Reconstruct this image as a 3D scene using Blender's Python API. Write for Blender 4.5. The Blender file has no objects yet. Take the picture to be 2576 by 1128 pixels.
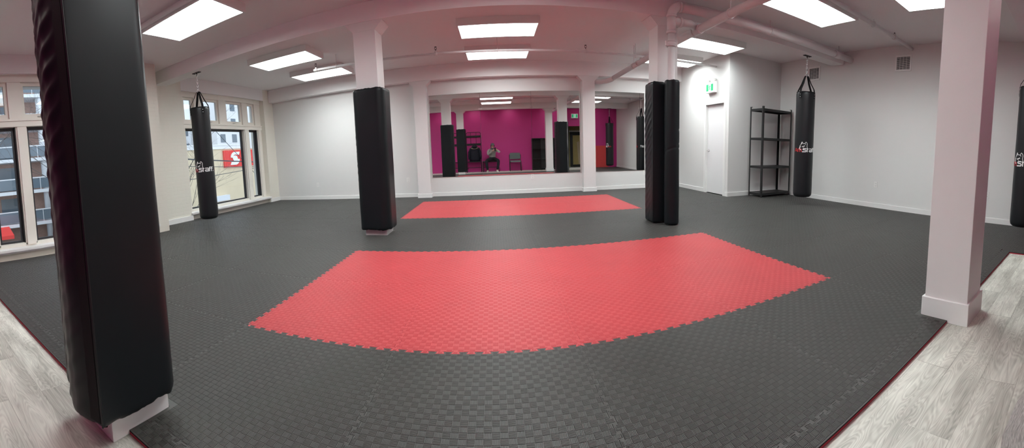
import bpy, bmesh, math, random
from mathutils import Vector, Matrix
random.seed(11)
S = bpy.context.scene
COL = S.collection
PI = math.pi

# ------------------------------------------------------------------ camera
YAW, PITCH, ROLL, FPX, V0 = -0.0420, -0.0894, 0.0345, 941.2177, -106.6305
cd = bpy.data.cameras.new('camera'); cam = bpy.data.objects.new('camera', cd); COL.objects.link(cam)
cd.type = 'PANO'; cd.panorama_type = 'CENTRAL_CYLINDRICAL'
HU = 2576 / 2 / FPX
cd.central_cylindrical_range_u_min = -HU; cd.central_cylindrical_range_u_max = HU
cd.central_cylindrical_range_v_max = (564 + V0) / FPX; cd.central_cylindrical_range_v_min = -(564 - V0) / FPX
cd.central_cylindrical_radius = 1
cd.clip_start = 0.01; cd.clip_end = 300
_cy, _sy, _cp, _sp, _cr, _sr = math.cos(YAW), math.sin(YAW), math.cos(PITCH), math.sin(PITCH), math.cos(ROLL), math.sin(ROLL)
R3 = Matrix(((_cr, 0, -_sr), (0, 1, 0), (_sr, 0, _cr))) @ Matrix(((1, 0, 0), (0, _cp, _sp), (0, -_sp, _cp))) @ Matrix(((_cy, _sy, 0), (-_sy, _cy, 0), (0, 0, 1)))
r_, f_, u_ = R3[0], R3[1], R3[2]
CM = Matrix(((r_[0], u_[0], -f_[0]), (r_[1], u_[1], -f_[1]), (r_[2], u_[2], -f_[2]))).to_4x4()
CAMP = Vector((1.5845, -1.8892, 1.0702)); CM.translation = CAMP
cam.matrix_world = CM; S.camera = cam
S.view_settings.view_transform = 'Standard'; S.view_settings.look = 'None'
S.view_settings.gamma = 1; S.view_settings.exposure = 0.16; S.view_settings.use_curve_mapping = False

# ------------------------------------------------------------------ materials
MATS = {}
def nodes(name):
    m = bpy.data.materials.new(name); m.use_nodes = True
    nt = m.node_tree; b = nt.nodes['Principled BSDF']
    MATS[name] = m
    return m, nt, b
def N(nt, typ, **kw):
    n = nt.nodes.new('ShaderNode' + typ)
    for k, v in kw.items(): setattr(n, k, v)
    return n
def L(nt, a, b): nt.links.new(a, b)
def simple(name, col, rough=.5, spec=.5, metal=0., noise=0., nscale=8., bump=0., bscale=60., coat=0.):
    m, nt, b = nodes(name)
    b.inputs['Base Color'].default_value = (*col, 1); b.inputs['Roughness'].default_value = rough
    b.inputs['Specular IOR Level'].default_value = spec; b.inputs['Metallic'].default_value = metal
    if coat: b.inputs['Coat Weight'].default_value = coat
    tc = N(nt, 'TexCoord')
    nz = N(nt, 'TexNoise'); nz.inputs['Scale'].default_value = nscale; nz.inputs['Detail'].default_value = 3
    L(nt, tc.outputs['Object'], nz.inputs['Vector'])
    mx = N(nt, 'Mix', data_type='RGBA')
    mx.inputs[6].default_value = (*[c * (1 - noise) for c in col], 1); mx.inputs[7].default_value = (*[min(1, c * (1 + noise)) for c in col], 1)
    L(nt, nz.outputs['Fac'], mx.inputs[0]); L(nt, mx.outputs[2], b.inputs['Base Color'])
    if bump:
        n2 = N(nt, 'TexNoise'); n2.inputs['Scale'].default_value = bscale; n2.inputs['Detail'].default_value = 2
        L(nt, tc.outputs['Object'], n2.inputs['Vector'])
        bp = N(nt, 'Bump'); bp.inputs['Strength'].default_value = bump; bp.inputs['Distance'].default_value = .004
        L(nt, n2.outputs['Fac'], bp.inputs['Height']); L(nt, bp.outputs['Normal'], b.inputs['Normal'])
    return m
def emit(name, col, strength):
    m, nt, b = nodes(name)
    b.inputs['Base Color'].default_value = (*col, 1)
    b.inputs['Emission Color'].default_value = (*col, 1); b.inputs['Emission Strength'].default_value = strength
    return m

WALLC = (.74, .74, .73)
M_wall = simple('wall_paint', WALLC, .62, .3, noise=.01, bump=.05, bscale=220)
M_ceil = simple('ceiling_paint', (.86, .85, .85), .7, .25, noise=.01, bump=.04, bscale=150)
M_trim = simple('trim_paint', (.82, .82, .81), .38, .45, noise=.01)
M_column = simple('column_paint', (.77, .75, .745), .42, .45, noise=.015, bump=.06, bscale=30)
M_pipe = simple('pipe_paint', (.78, .74, .74), .45, .45, noise=.02)
M_magenta = simple('magenta_paint', (.53, .036, .23), .5, .4, noise=.03, nscale=3, bump=.05, bscale=90)
M_olive = simple('olive_paint', (.32, .30, .15), .6, .3, noise=.03)
M_door = simple('door_paint', (.78, .78, .79), .4, .45, noise=.01)
M_vinyl = simple('black_vinyl', (.010, .011, .013), .40, .36, noise=.1)
M_pad = simple('pad_vinyl', (.009, .0115, .0135), .40, .24, noise=.15, nscale=5)
M_strap = simple('strap_webbing', (.013, .013, .014), .65, .15, noise=.1, bump=.3, bscale=700)
M_blackmetal = simple('black_metal', (.012, .012, .013), .42, .5, noise=.1)
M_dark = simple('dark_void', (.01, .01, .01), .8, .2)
M_chrome = simple('chrome', (.75, .75, .76), .18, .5, 1.)
M_steel = simple('brushed_steel', (.62, .62, .62), .32, .5, 1.)
M_plastic = simple('white_plastic', (.80, .80, .78), .35, .5)
M_winpaint = simple('window_paint', (.84, .81, .74), .4, .45, noise=.02)
M_sash = simple('dark_sash', (.03, .03, .034), .4, .5)
M_white = simple('logo_white', (.85, .85, .84), .5, .3)
M_red = simple('logo_red', (.48, .025, .03), .5, .3)
M_chairfab = simple('chair_fabric', (.16, .18, .18), .9, .2, noise=.15, nscale=200, bump=.3, bscale=500)
M_skin = simple('skin', (.48, .30, .21), .5, .4, noise=.05)
M_trousers = simple('dark_trousers', (.015, .015, .02), .85, .2, noise=.2)
M_coat = simple('navy_coat', (.010, .011, .020), .75, .3, noise=.3)
M_fur = simple('fur_trim', (.20, .17, .14), .95, .1, noise=.5, nscale=120, bump=.8, bscale=160)
M_beanie = simple('grey_beanie', (.10, .10, .105), .95, .1, noise=.3, nscale=90, bump=.6, bscale=200)
M_shoe = simple('pale_socks', (.62, .60, .58), .9, .2)
M_redpanel = simple('red_panel', (.70, .07, .07), .6, .3, noise=.05)
M_phone = simple('phone_body', (.02, .02, .024), .2, .5)
M_lens = simple('lens_glass', (.01, .01, .012), .05, .6)
def panel_light():
    """prismatic LED diffuser: brightest straight down, dimmer along the ceiling"""
    m = emit('lit_diffuser', (.925, .985, .98), 1); nt = m.node_tree; b = nt.nodes['Principled BSDF']
    g = N(nt, 'NewGeometry'); d = N(nt, 'VectorMath', operation='DOT_PRODUCT')
    L(nt, g.outputs['Incoming'], d.inputs[0]); L(nt, g.outputs['Normal'], d.inputs[1])
    a = N(nt, 'Math', operation='ABSOLUTE'); L(nt, d.outputs['Value'], a.inputs[0])
    k = N(nt, 'Math', operation='MULTIPLY_ADD'); L(nt, a.outputs[0], k.inputs[0]); k.inputs[1].default_value = 19.5; k.inputs[2].default_value = 4.4
    L(nt, k.outputs[0], b.inputs['Emission Strength'])
    return m
M_light = panel_light()
M_signgreen = emit('sign_green', (.012, .36, .14), .55)
M_signwhite = emit('sign_white', (.55, .80, .70), .45)
M_yellow = simple('pale_wood_panel', (.55, .44, .18), .6, .3, noise=.1)

def sweater_mat():
    m, nt, b = nodes('grey_tweed_knit')
    tc = N(nt, 'TexCoord'); a = N(nt, 'TexNoise'); a.inputs['Scale'].default_value = 420; a.inputs['Detail'].default_value = 4
    L(nt, tc.outputs['Object'], a.inputs['Vector'])
    cr = N(nt, 'ValToRGB'); e = cr.color_ramp.elements
    e[0].position = .35; e[0].color = (.17, .165, .155, 1); e[1].position = .66; e[1].color = (.46, .45, .43, 1)
    L(nt, a.outputs['Fac'], cr.inputs[0]); L(nt, cr.outputs[0], b.inputs['Base Color'])
    b.inputs['Roughness'].default_value = .95; b.inputs['Specular IOR Level'].default_value = .1
    b.inputs['Sheen Weight'].default_value = .5
    bp = N(nt, 'Bump'); bp.inputs['Strength'].default_value = .6; bp.inputs['Distance'].default_value = .003
    L(nt, a.outputs['Fac'], bp.inputs['Height']); L(nt, bp.outputs['Normal'], b.inputs['Normal'])
    return m
M_sweater = sweater_mat()

def foam(name, col):
    m, nt, b = nodes(name)
    b.inputs['Roughness'].default_value = .50; b.inputs['Specular IOR Level'].default_value = .42
    nz = N(nt, 'TexNoise'); nz.inputs['Scale'].default_value = 2.2; nz.inputs['Detail'].default_value = 5
    geo = N(nt, 'NewGeometry'); L(nt, geo.outputs['Position'], nz.inputs['Vector'])
    mx = N(nt, 'Mix', data_type='RGBA'); mx.inputs[6].default_value = (*[c * .9 for c in col], 1); mx.inputs[7].default_value = (*[c * 1.1 for c in col], 1)
    L(nt, nz.outputs['Fac'], mx.inputs[0]); L(nt, mx.outputs[2], b.inputs['Base Color'])
    return m
M_foam_black = foam('black_foam', (.060, .060, .056))
M_foam_red = foam('red_foam', (.51, .068, .076))
M_core_red = simple('red_foam_core', (.40, .035, .06), .7, .3, noise=.1)
M_core_black = simple('black_foam_core', (.012, .012, .012), .8, .2)

def wood_mat():
    m, nt, b = nodes('grey_oak_planks')
    geo = N(nt, 'NewGeometry'); pos = geo.outputs['Position']
    br = N(nt, 'TexBrick'); br.offset = .37; br.offset_frequency = 2
    br.inputs['Scale'].default_value = 1; br.inputs['Mortar Size'].default_value = .0016; br.inputs['Brick Width'].default_value = 1.22; br.inputs['Row Height'].default_value = .178
    br.inputs['Color1'].default_value = (0, 0, 0, 1); br.inputs['Color2'].default_value = (1, 1, 1, 1); br.inputs['Mortar'].default_value = (.5, .5, .5, 1)
    mp0 = N(nt, 'Mapping'); mp0.inputs['Location'].default_value = (.31, .05, 0); L(nt, pos, mp0.inputs[0]); L(nt, mp0.outputs[0], br.inputs['Vector'])
    # each plank shifts the grain
    cmb = N(nt, 'VectorMath', operation='SCALE'); L(nt, br.outputs['Color'], cmb.inputs[0]); cmb.inputs['Scale'].default_value = 7.3
    add = N(nt, 'VectorMath', operation='ADD'); L(nt, pos, add.inputs[0]); L(nt, cmb.outputs[0], add.inputs[1])
    mp = N(nt, 'Mapping'); mp.inputs['Scale'].default_value = (1.1, 7.0, 1); L(nt, add.outputs[0], mp.inputs[0])
    nz = N(nt, 'TexNoise'); nz.inputs['Scale'].default_value = 1.3; nz.inputs['Detail'].default_value = 2; nz.inputs['Distortion'].default_value = .9
    L(nt, mp.outputs[0], nz.inputs['Vector'])
    s = N(nt, 'Math', operation='MULTIPLY'); L(nt, nz.outputs['Fac'], s.inputs[0]); s.inputs[1].default_value = 170
    sn = N(nt, 'Math', operation='SINE'); L(nt, s.outputs[0], sn.inputs[0])
    mp2 = N(nt, 'Mapping'); mp2.inputs['Scale'].default_value = (4, 90, 1); L(nt, add.outputs[0], mp2.inputs[0])
    n2 = N(nt, 'TexNoise'); n2.inputs['Scale'].default_value = 1.0; n2.inputs['Detail'].default_value = 6; L(nt, mp2.outputs[0], n2.inputs['Vector'])
    mp3 = N(nt, 'Mapping'); mp3.inputs['Scale'].default_value = (1.3, 4, 1); L(nt, add.outputs[0], mp3.inputs[0])
    n3 = N(nt, 'TexNoise'); n3.inputs['Scale'].default_value = 1.6; n3.inputs['Detail'].default_value = 3; L(nt, mp3.outputs[0], n3.inputs['Vector'])
    def ma(op, a, bb):
        n = N(nt, 'Math', operation=op)
        for i, v in enumerate((a, bb)):
            if isinstance(v, (int, float)): n.inputs[i].default_value = v
            else: L(nt, v, n.inputs[i])
        return n.outputs[0]
    sep = N(nt, 'SeparateColor'); L(nt, br.outputs['Color'], sep.inputs[0])
    v = ma('ADD', ma('MULTIPLY', sn.outputs[0], .045), ma('MULTIPLY', n2.outputs['Fac'], .30))
    v = ma('ADD', v, ma('MULTIPLY', n3.outputs['Fac'], .62)); v = ma('ADD', v, ma('MULTIPLY', sep.outputs[0], .14))
    v = ma('SUBTRACT', v, ma('MULTIPLY', br.outputs['Fac'], .09))
    cr = N(nt, 'ValToRGB'); e = cr.color_ramp.elements
    e[0].position = .30; e[0].color = (.25, .25, .215, 1); e[1].position = .72; e[1].color = (.84, .86, .775, 1)
    L(nt, v, cr.inputs[0]); L(nt, cr.outputs[0], b.inputs['Base Color'])
    b.inputs['Roughness'].default_value = .42; b.inputs['Specular IOR Level'].default_value = .4
    bp = N(nt, 'Bump'); bp.inputs['Strength'].default_value = .25; bp.inputs['Distance'].default_value = .002
    L(nt, v, bp.inputs['Height']); L(nt, bp.outputs['Normal'], b.inputs['Normal'])
    return m
M_wood = wood_mat()

def brick_mat(name, c1, c2, mortar, bump, w=.21, h=.072):
    m, nt, b = nodes(name)
    geo = N(nt, 'NewGeometry'); sx = N(nt, 'SeparateXYZ'); L(nt, geo.outputs['Position'], sx.inputs[0])
    ad = N(nt, 'Math', operation='ADD'); L(nt, sx.outputs[0], ad.inputs[0]); L(nt, sx.outputs[1], ad.inputs[1])
    cb = N(nt, 'CombineXYZ'); L(nt, ad.outputs[0], cb.inputs[0]); L(nt, sx.outputs[2], cb.inputs[1])
    br = N(nt, 'TexBrick'); br.inputs['Scale'].default_value = 1; br.inputs['Brick Width'].default_value = w; br.inputs['Row Height'].default_value = h
    br.inputs['Mortar Size'].default_value = .006; br.inputs['Mortar Smooth'].default_value = .6
    br.inputs['Color1'].default_value = (*c1, 1); br.inputs['Color2'].default_value = (*c2, 1); br.inputs['Mortar'].default_value = (*mortar, 1)
    nd = N(nt, 'TexNoise'); nd.inputs['Scale'].default_value = 6
    L(nt, geo.outputs['Position'], nd.inputs['Vector'])
    wob = N(nt, 'VectorMath', operation='SCALE'); L(nt, nd.outputs['Color'], wob.inputs[0]); wob.inputs['Scale'].default_value = .012
    a2 = N(nt, 'VectorMath', operation='ADD'); L(nt, cb.outputs[0], a2.inputs[0]); L(nt, wob.outputs[0], a2.inputs[1])
    L(nt, a2.outputs[0], br.inputs['Vector']); L(nt, br.outputs['Color'], b.inputs['Base Color'])
    b.inputs['Roughness'].default_value = .5
    bp = N(nt, 'Bump'); bp.invert = True; bp.inputs['Strength'].default_value = bump; bp.inputs['Distance'].default_value = .006
    L(nt, br.outputs['Fac'], bp.inputs['Height']); L(nt, bp.outputs['Normal'], b.inputs['Normal'])
    return m
M_brick = brick_mat('cream_painted_brick', (.80, .77, .69), (.795, .765, .685), (.795, .765, .685), .17)
M_extbrick = brick_mat('red_brown_brick', (.50, .30, .24), (.42, .26, .21), (.46, .38, .34), .3)
M_beige = simple('beige_stucco', (.72, .60, .42), .9, .1, noise=.06, nscale=1.5)
M_tower = simple('pale_concrete', (.82, .82, .82), .9, .1, noise=.04)
M_glassdark = simple('distant_glass', (.14, .18, .22), .15, .5)
M_extwhite = simple('balcony_white', (.75, .77, .80), .6, .3)
M_extgrey = simple('balcony_panel', (.22, .24, .26), .4, .4)
M_asphalt = simple('asphalt', (.16, .16, .17), .9, .1, noise=.2)
M_signred = simple('street_sign_red', (.85, .07, .06), .5, .3)
M_bark = simple('bare_bark', (.13, .115, .105), .9, .1, noise=.3)
M_cable = simple('black_cable', (.05, .06, .07), .6, .2)

def mirror_mat():
    m, nt, b = nodes('mirror_silver')
    b.inputs['Base Color'].default_value = (.80, .81, .80, 1); b.inputs['Metallic'].default_value = 1; b.inputs['Roughness'].default_value = .0
    return m
M_mirror = mirror_mat()
def glass_mat():
    m, nt, b = nodes('window_glass')
    nt.nodes.remove(b)
    out = nt.nodes['Material Output']
    tr = N(nt, 'BsdfTransparent'); tr.inputs[0].default_value = (.93, .96, .97, 1)
    gl = N(nt, 'BsdfGlossy'); gl.inputs['Roughness'].default_value = 0
    fr = N(nt, 'LayerWeight'); fr.inputs[0].default_value = .12
    mp = N(nt, 'Math', operation='MULTIPLY_ADD'); mp.inputs[1].default_value = .8; mp.inputs[2].default_value = .035
    L(nt, fr.outputs['Fresnel'], mp.inputs[0])
    mx = N(nt, 'MixShader'); L(nt, mp.outputs[0], mx.inputs[0]); L(nt, tr.outputs[0], mx.inputs[1]); L(nt, gl.outputs[0], mx.inputs[2])
    L(nt, mx.outputs[0], out.inputs[0])
    return m
M_glass = glass_mat()

# ------------------------------------------------------------------ mesh helpers
def BM(): return bmesh.new()
def box(bm, x0, x1, y0, y1, z0, z1, mi=0):
    v = [bm.verts.new(p) for p in ((x0, y0, z0), (x1, y0, z0), (x1, y1, z0), (x0, y1, z0), (x0, y0, z1), (x1, y0, z1), (x1, y1, z1), (x0, y1, z1))]
    for f in ((3, 2, 1, 0), (4, 5, 6, 7), (0, 1, 5, 4), (1, 2, 6, 5), (2, 3, 7, 6), (3, 0, 4, 7)):
        bm.faces.new([v[i] for i in f]).material_index = mi
    return v
def frame_of(d):
    d = Vector(d).normalized()
    a = Vector((0, 0, 1)) if abs(d.z) < .9 else Vector((1, 0, 0))
    u = d.cross(a).normalized(); return u, d.cross(u).normalized()
def tube(bm, pts, r, n=14, cap=True, closed=False):
    pts = [Vector(p) for p in pts]; rs = r if isinstance(r, (list, tuple)) else [r] * len(pts)
    rings = []; u = None
    for i, p in enumerate(pts):
        if closed: d = pts[(i + 1) % len(pts)] - pts[i - 1]
        elif i == 0: d = pts[1] - p
        elif i == len(pts) - 1: d = p - pts[i - 1]
        else: d = (pts[i + 1] - p).normalized() + (p - pts[i - 1]).normalized()
        d = d.normalized()
        if u is None: u, w = frame_of(d)
        else:
            u = (u - d * u.dot(d)).normalized()
        w = d.cross(u).normalized()
        rings.append([bm.verts.new(p + (u * math.cos(2 * PI * k / n) + w * math.sin(2 * PI * k / n)) * rs[i]) for k in range(n)])
    m = len(rings)
    for i in range(m if closed else m - 1):
        a, b = rings[i], rings[(i + 1) % m]
        for k in range(n):
            f = bm.faces.new((a[k], a[(k + 1) % n], b[(k + 1) % n], b[k])); f.smooth = True
    if cap and not closed:
        bm.faces.new(rings[0][::-1]); bm.faces.new(rings[-1])
def lathe(bm, prof, c=(0, 0), n=32):
    """prof: (r, z) from bottom to top about the vertical axis through c"""
    rings = []
    for r, z in prof:
        if r < 1e-6: rings.append([bm.verts.new((c[0], c[1], z))])
        else: rings.append([bm.verts.new((c[0] + r * math.cos(2 * PI * k / n), c[1] + r * math.sin(2 * PI * k / n), z)) for k in range(n)])
    for a, b in zip(rings, rings[1:]):
        for k in range(n):
            q = [a[k % len(a)], a[(k + 1) % len(a)], b[(k + 1) % len(b)], b[k % len(b)]]
            q = list(dict.fromkeys(q))
            if len(q) > 2: bm.faces.new(q).smooth = True
def prism(bm, poly, lo, hi, axis='y', mi=0):
    """extrude a 2D polygon: axis y -> poly is (x,z); axis x -> (y,z); axis z -> (x,y)"""
    def P(a, b, t):
        return {'y': (a, t, b), 'x': (t, a, b), 'z': (a, b, t)}[axis]
    A = [bm.verts.new(P(a, b, lo)) for a, b in poly]; B = [bm.verts.new(P(a, b, hi)) for a, b in poly]
    n = len(poly)
    bm.faces.new(A).material_index = mi; bm.faces.new(B[::-1]).material_index = mi
    for i in range(n): bm.faces.new((A[i], B[i], B[(i + 1) % n], A[(i + 1) % n])).material_index = mi
def rrect(x0, x1, y0, y1, r, n=6):
    out = []
    rr = r if isinstance(r, (list, tuple)) else (r, r, r, r)   # corners: (x0,y0) (x1,y0) (x1,y1) (x0,y1)
    for (cx, cy, a0, q) in ((x0, y0, PI, rr[0]), (x1, y0, 1.5 * PI, rr[1]), (x1, y1, 0, rr[2]), (x0, y1, .5 * PI, rr[3])):
        ox = cx + (q if cx == x0 else -q); oy = cy + (q if cy == y0 else -q)
        for k in range(n + 1):
            a = a0 + .5 * PI * k / n; out.append((ox + q * math.cos(a), oy + q * math.sin(a)))
    return out
def bevel(bm, w, seg=2):
    bmesh.ops.bevel(bm, geom=bm.edges[:] , offset=w, segments=seg, affect='EDGES', clamp_overlap=True, profile=.6)
def obj(name, bm, mat, parent=None, fix=True):
    """link a bmesh (world coordinates, or the parent's when it is rotated) as ONE mesh object"""
    if fix: bmesh.ops.recalc_face_normals(bm, faces=bm.faces[:])
    me = bpy.data.meshes.new(name); bm.to_mesh(me); bm.free()
    for mm in (mat if isinstance(mat, (list, tuple)) else [mat]): me.materials.append(mm)
    o = bpy.data.objects.new(name, me); COL.objects.link(o)
    if parent is not None:
        o.parent = parent
        if not parent.get('_local'):
            loc = Vector(parent.get('_w', (0, 0, 0)))
            me.transform(Matrix.Translation(-loc))
            o['_w'] = tuple(loc)
        else: o['_local'] = 1
    return o
def tag(o, label=None, cat=None, group=None, kind=None):
    if label: o['label'] = label
    if cat: o['category'] = cat
    if group: o['group'] = group
    if kind: o['kind'] = kind
    return o
def thing(name, label, cat, loc=(0, 0, 0), group=None, rot=0, local=False):
    o = bpy.data.objects.new(name, None); COL.objects.link(o); o.empty_display_size = .1
    o.location = loc; o.rotation_euler = (0, 0, rot)
    if local: o['_local'] = 1
    else: o['_w'] = tuple(loc)
    return tag(o, label, cat, group)
def single(name, bm, mat, label, cat, group=None, origin=None):
    o = obj(name, bm, mat)
    if origin is not None:
        o.data.transform(Matrix.Translation(-Vector(origin))); o.location = origin
    return tag(o, label, cat, group)
def struct(name, bm, mat, parent=None):
    o = obj(name, bm, mat, parent)
    if parent is None: o['kind'] = 'structure'
    return o
def sname(name, kindlabel=None, loc=(0, 0, 0)):
    o = bpy.data.objects.new(name, None); COL.objects.link(o); o.location = loc; o['_w'] = tuple(loc); o['kind'] = 'structure'
    return o
def dup(root, loc, rot=None):
    r = root.copy(); COL.objects.link(r); r.location = loc
    if rot is not None: r.rotation_euler = (0, 0, rot)
    for ch in list(root.children):
        c = ch.copy(); COL.objects.link(c); c.parent = r
        for g in list(ch.children):
            d = g.copy(); COL.objects.link(d); d.parent = c
    return r

# ------------------------------------------------------------------ the room
FZ = -.022                     # vinyl plank floor; the mats' top is z = 0
XL, XR, YF, YB, CEIL = -4.2, 7.7, 6.89, -2.6, 3.03
XD, YA = 6.22, 4.60            # the wall with the door, and the alcove wall behind the shelf
B2Z = 2.79                     # underside of the cross beams

bm = BM(); box(bm, -4.7, XR + .2, YB - 1.6, YF + .2, FZ - .15, FZ); struct('floor', bm, M_wood)
bm = BM(); box(bm, -4.7, XR + .2, YB - 1.6, YF + .2, CEIL, CEIL + .2); struct('ceiling', bm, M_ceil)
bm = BM(); box(bm, -4.7, XD + .1, YF, YF + .2, FZ, CEIL); struct('wall_far', bm, M_wall)
bm = BM(); box(bm, XR, XR + .2, YB - .1, YA + .3, FZ, CEIL); struct('wall_right', bm, M_wall)
bm = BM(); box(bm, XD, XR, YA, YA + .1, FZ, CEIL); struct('wall_right_back', bm, M_wall)
# wall with the door opening (y 4.76-5.49, z 0-2.0)
DY0, DY1, DZ = 4.765, 5.485, 2.0
bm = BM()
box(bm, XD, XD + .15, YA + .1, DY0, FZ, CEIL); box(bm, XD, XD + .15, DY1, YF, FZ, CEIL); box(bm, XD, XD + .15, DY0, DY1, DZ, CEIL)
struct('wall_door_side', bm, M_wall)
# back wall behind the camera, magenta, with an opening to the corridor
OX0, OX1, OZ = 5.12, 6.15, 2.07
bm = BM()
box(bm, -4.7, OX0, YB - .15, YB, FZ, CEIL); box(bm, OX1, XR + .2, YB - .15, YB, FZ, CEIL); box(bm, OX0, OX1, YB - .15, YB, OZ, CEIL)
struct('wall_back', bm, M_magenta)
bm = BM()
box(bm, OX0 - .5, OX1 + .9, YB - 1.55, YB - 1.45, FZ, CEIL); box(bm, OX0 - .5, OX0 - .4, YB - 1.45, YB - .15, FZ, CEIL); box(bm, OX1 + .8, OX1 + .9, YB - 1.45, YB - .15, FZ, CEIL)
struct('wall_back_corridor', bm, M_olive)

# window wall: brick piers, apron and lintel; two bays of windows
WG = -4.40
def bay(idx, y0, y1, xin):
    """one window bay between y0 and y1; xin is the room-side face of the wall there"""
    xg = xin - .20
    w = sname('window_%d' % idx, loc=(xin, y0, 0))
    s = y0 - 3.5
    Z0, ZT0, ZT1, ZH = .17, 1.965, 2.085, 2.70
    # posts: (y from, y to) in bay-1 coordinates
    posts = [(3.50, 3.66), (4.06, 4.24), (5.70, 5.90), (6.28, 6.45)]
    tposts = [(3.50, 3.66), (3.98, 4.20), (4.80, 5.06), (5.68, 5.90), (6.20, 6.45)]
    f = BM()
    for a, b in posts:
        box(f, xg - .03, xg + .05, a + s, b + s, Z0, ZT0); box(f, xg + .05, xg + .075, a + s + .02, b + s - .02, Z0, ZT0)
    for a, b in tposts: box(f, xg - .03, xg + .06, a + s, b + s, ZT1, ZH)
    box(f, xg - .03, xg + .085, y0, y1, ZT0, ZT1); box(f, xg - .03, xg + .075, y0, y1, ZH - .05, 2.772); box(f, xg - .03, xg + .05, y0, y1, Z0 - .02, Z0 + .03)
    box(f, xg + .06, xg + .10, y0, y1, ZT0 + .085, ZT1 - .005)
    obj('window_frame', f, M_winpaint, w)
    f = BM(); box(f, xg - .03, xin + .035, y0 - .02, y1 + .02, Z0 - .055, Z0 - .02); box(f, xg, xin + .012, y0, y1, Z0 - .08, Z0 - .055)
    obj('window_sill', f, M_trim, w)
    # lower panes with a dark sash, upper panes with a painted awning sash
    for k, (a, b) in enumerate(((3.66, 4.06), (4.24, 5.70), (5.90, 6.28))):
        a += s; b += s
        f = BM(); t = .045
        box(f, xg - .07, xg - .025, a, a + t, Z0 + .03, ZT0); box(f, xg - .07, xg - .025, b - t, b, Z0 + .03, ZT0)
        box(f, xg - .07, xg - .025, a + t, b - t, ZT0 - t, ZT0); box(f, xg - .07, xg - .025, a + t, b - t, Z0 + .03, Z0 + .06)
        if k == 2 or (k == 0):
            box(f, xg - .03, xg + .03, b - .012, b - .002, Z0 + .03, ZT0)
        o = obj('sash', f, M_sash, w); tag(o, 'dark narrow sash of a lower pane')
        f = BM(); box(f, xg - .055, xg - .050, a + t, b - t, Z0 + .06, ZT0 - t); obj('pane', f, M_glass, o)
    for (a, b) in ((3.66, 3.98), (4.20, 4.80), (5.06, 5.68), (5.90, 6.20)):
        a += s; b += s
        f = BM(); t = .05; zt = ZH - .05
        box(f, xg - .04, xg + .02, a, a + t, ZT1, zt); box(f, xg - .04, xg + .02, b - t, b, ZT1, zt)
        box(f, xg - .04, xg + .02, a + t, b - t, zt - t, zt); box(f, xg - .04, xg + .02, a + t, b - t, ZT1, ZT1 + t + .03)
        o = obj('awning_sash', f, M_winpaint, w)
        f = BM(); box(f, xg - .012, xg - .007, a + t, b - t, ZT1 + t + .03, zt - t); obj('pane', f, M_glass, o)
        if b - a > .5:
            f = BM(); tube(f, [(xg + .02, (a + b) / 2 - .05, ZT1 + .035), (xg + .05, (a + b) / 2 - .03, ZT1 + .03), (xg + .05, (a + b) / 2 + .04, ZT1 + .04)], .006, 6); obj('latch', f, M_steel, o)
    return w
bay(1, 3.50, 6.45, XL)
X2 = -3.70
bay(2, -.76, 2.19, X2)
bm = BM()
box(bm, -4.7, XL, 6.45, YF, FZ, CEIL)                     # corner pier
box(bm, -4.7, XL, 2.44, 3.50, FZ, CEIL)                   # pier between the bays
box(bm, -4.7, X2, YB, -.76, FZ, CEIL); box(bm, -4.7, X2, 2.19, 2.44, FZ, CEIL)
box(bm, -4.7, XL - .06, 3.50, 6.45, FZ, .09); box(bm, -4.7, X2 - .06, -.76, 2.19, FZ, .09)   # aprons
struct('wall_left', bm, M_brick)
bm = BM(); box(bm, -4.7, XL - .03, 3.50, 6.45, 2.765, CEIL); box(bm, XL - .03, XL + .0, 3.50, 6.45, 2.74, CEIL - .001); struct('trim_1', bm, M_ceil)   # lintels
bm = BM(); box(bm, -4.7, X2 - .03, -.76, 2.19, 2.765, CEIL); box(bm, X2 - .03, X2, -.76, 2.19, 2.74, CEIL - .001); struct('trim_2', bm, M_ceil)
# baseboards
def bb(name, x0, x1, y0, y1, h=.088): 
    bm = BM(); box(bm, x0, x1, y0, y1, FZ, h); bevel(bm, .003, 1); struct(name, bm, M_trim)
bb('baseboard_far_1', XL, -.245, YF - .014, YF); bb('baseboard_far_2', .055, 3.64, YF - .014, YF); bb('baseboard_far_3', 3.945, XD, YF - .014, YF)
bb('baseboard_door_1', XD - .014, XD, YA - .014, DY0 - .08); bb('baseboard_door_2', XD - .014, XD, DY1 + .08, YF - .014)
bb('baseboard_right_back', XD, XR, YA - .014, YA); bb('baseboard_right', XR - .014, XR, YB, YA - .014)
bb('baseboard_left_1', XL, XL + .022, 6.43, YF - .014, .10); bb('baseboard_left_2', XL, XL + .022, 2.46, 3.52, .10)
bb('baseboard_left_3', X2, X2 + .02, YB, -.80, .10)
# beams
for i, (y0, y1, z) in enumerate(((-1.18, -.88, B2Z), (2.79, 3.09, B2Z), (6.70, YF, 2.70))):
    bm = BM(); box(bm, -4.25, XR if i < 2 else XD, y0, y1, z, CEIL); bevel(bm, .006, 2); struct('trim_%d' % (3 + i), bm, M_ceil)
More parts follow.
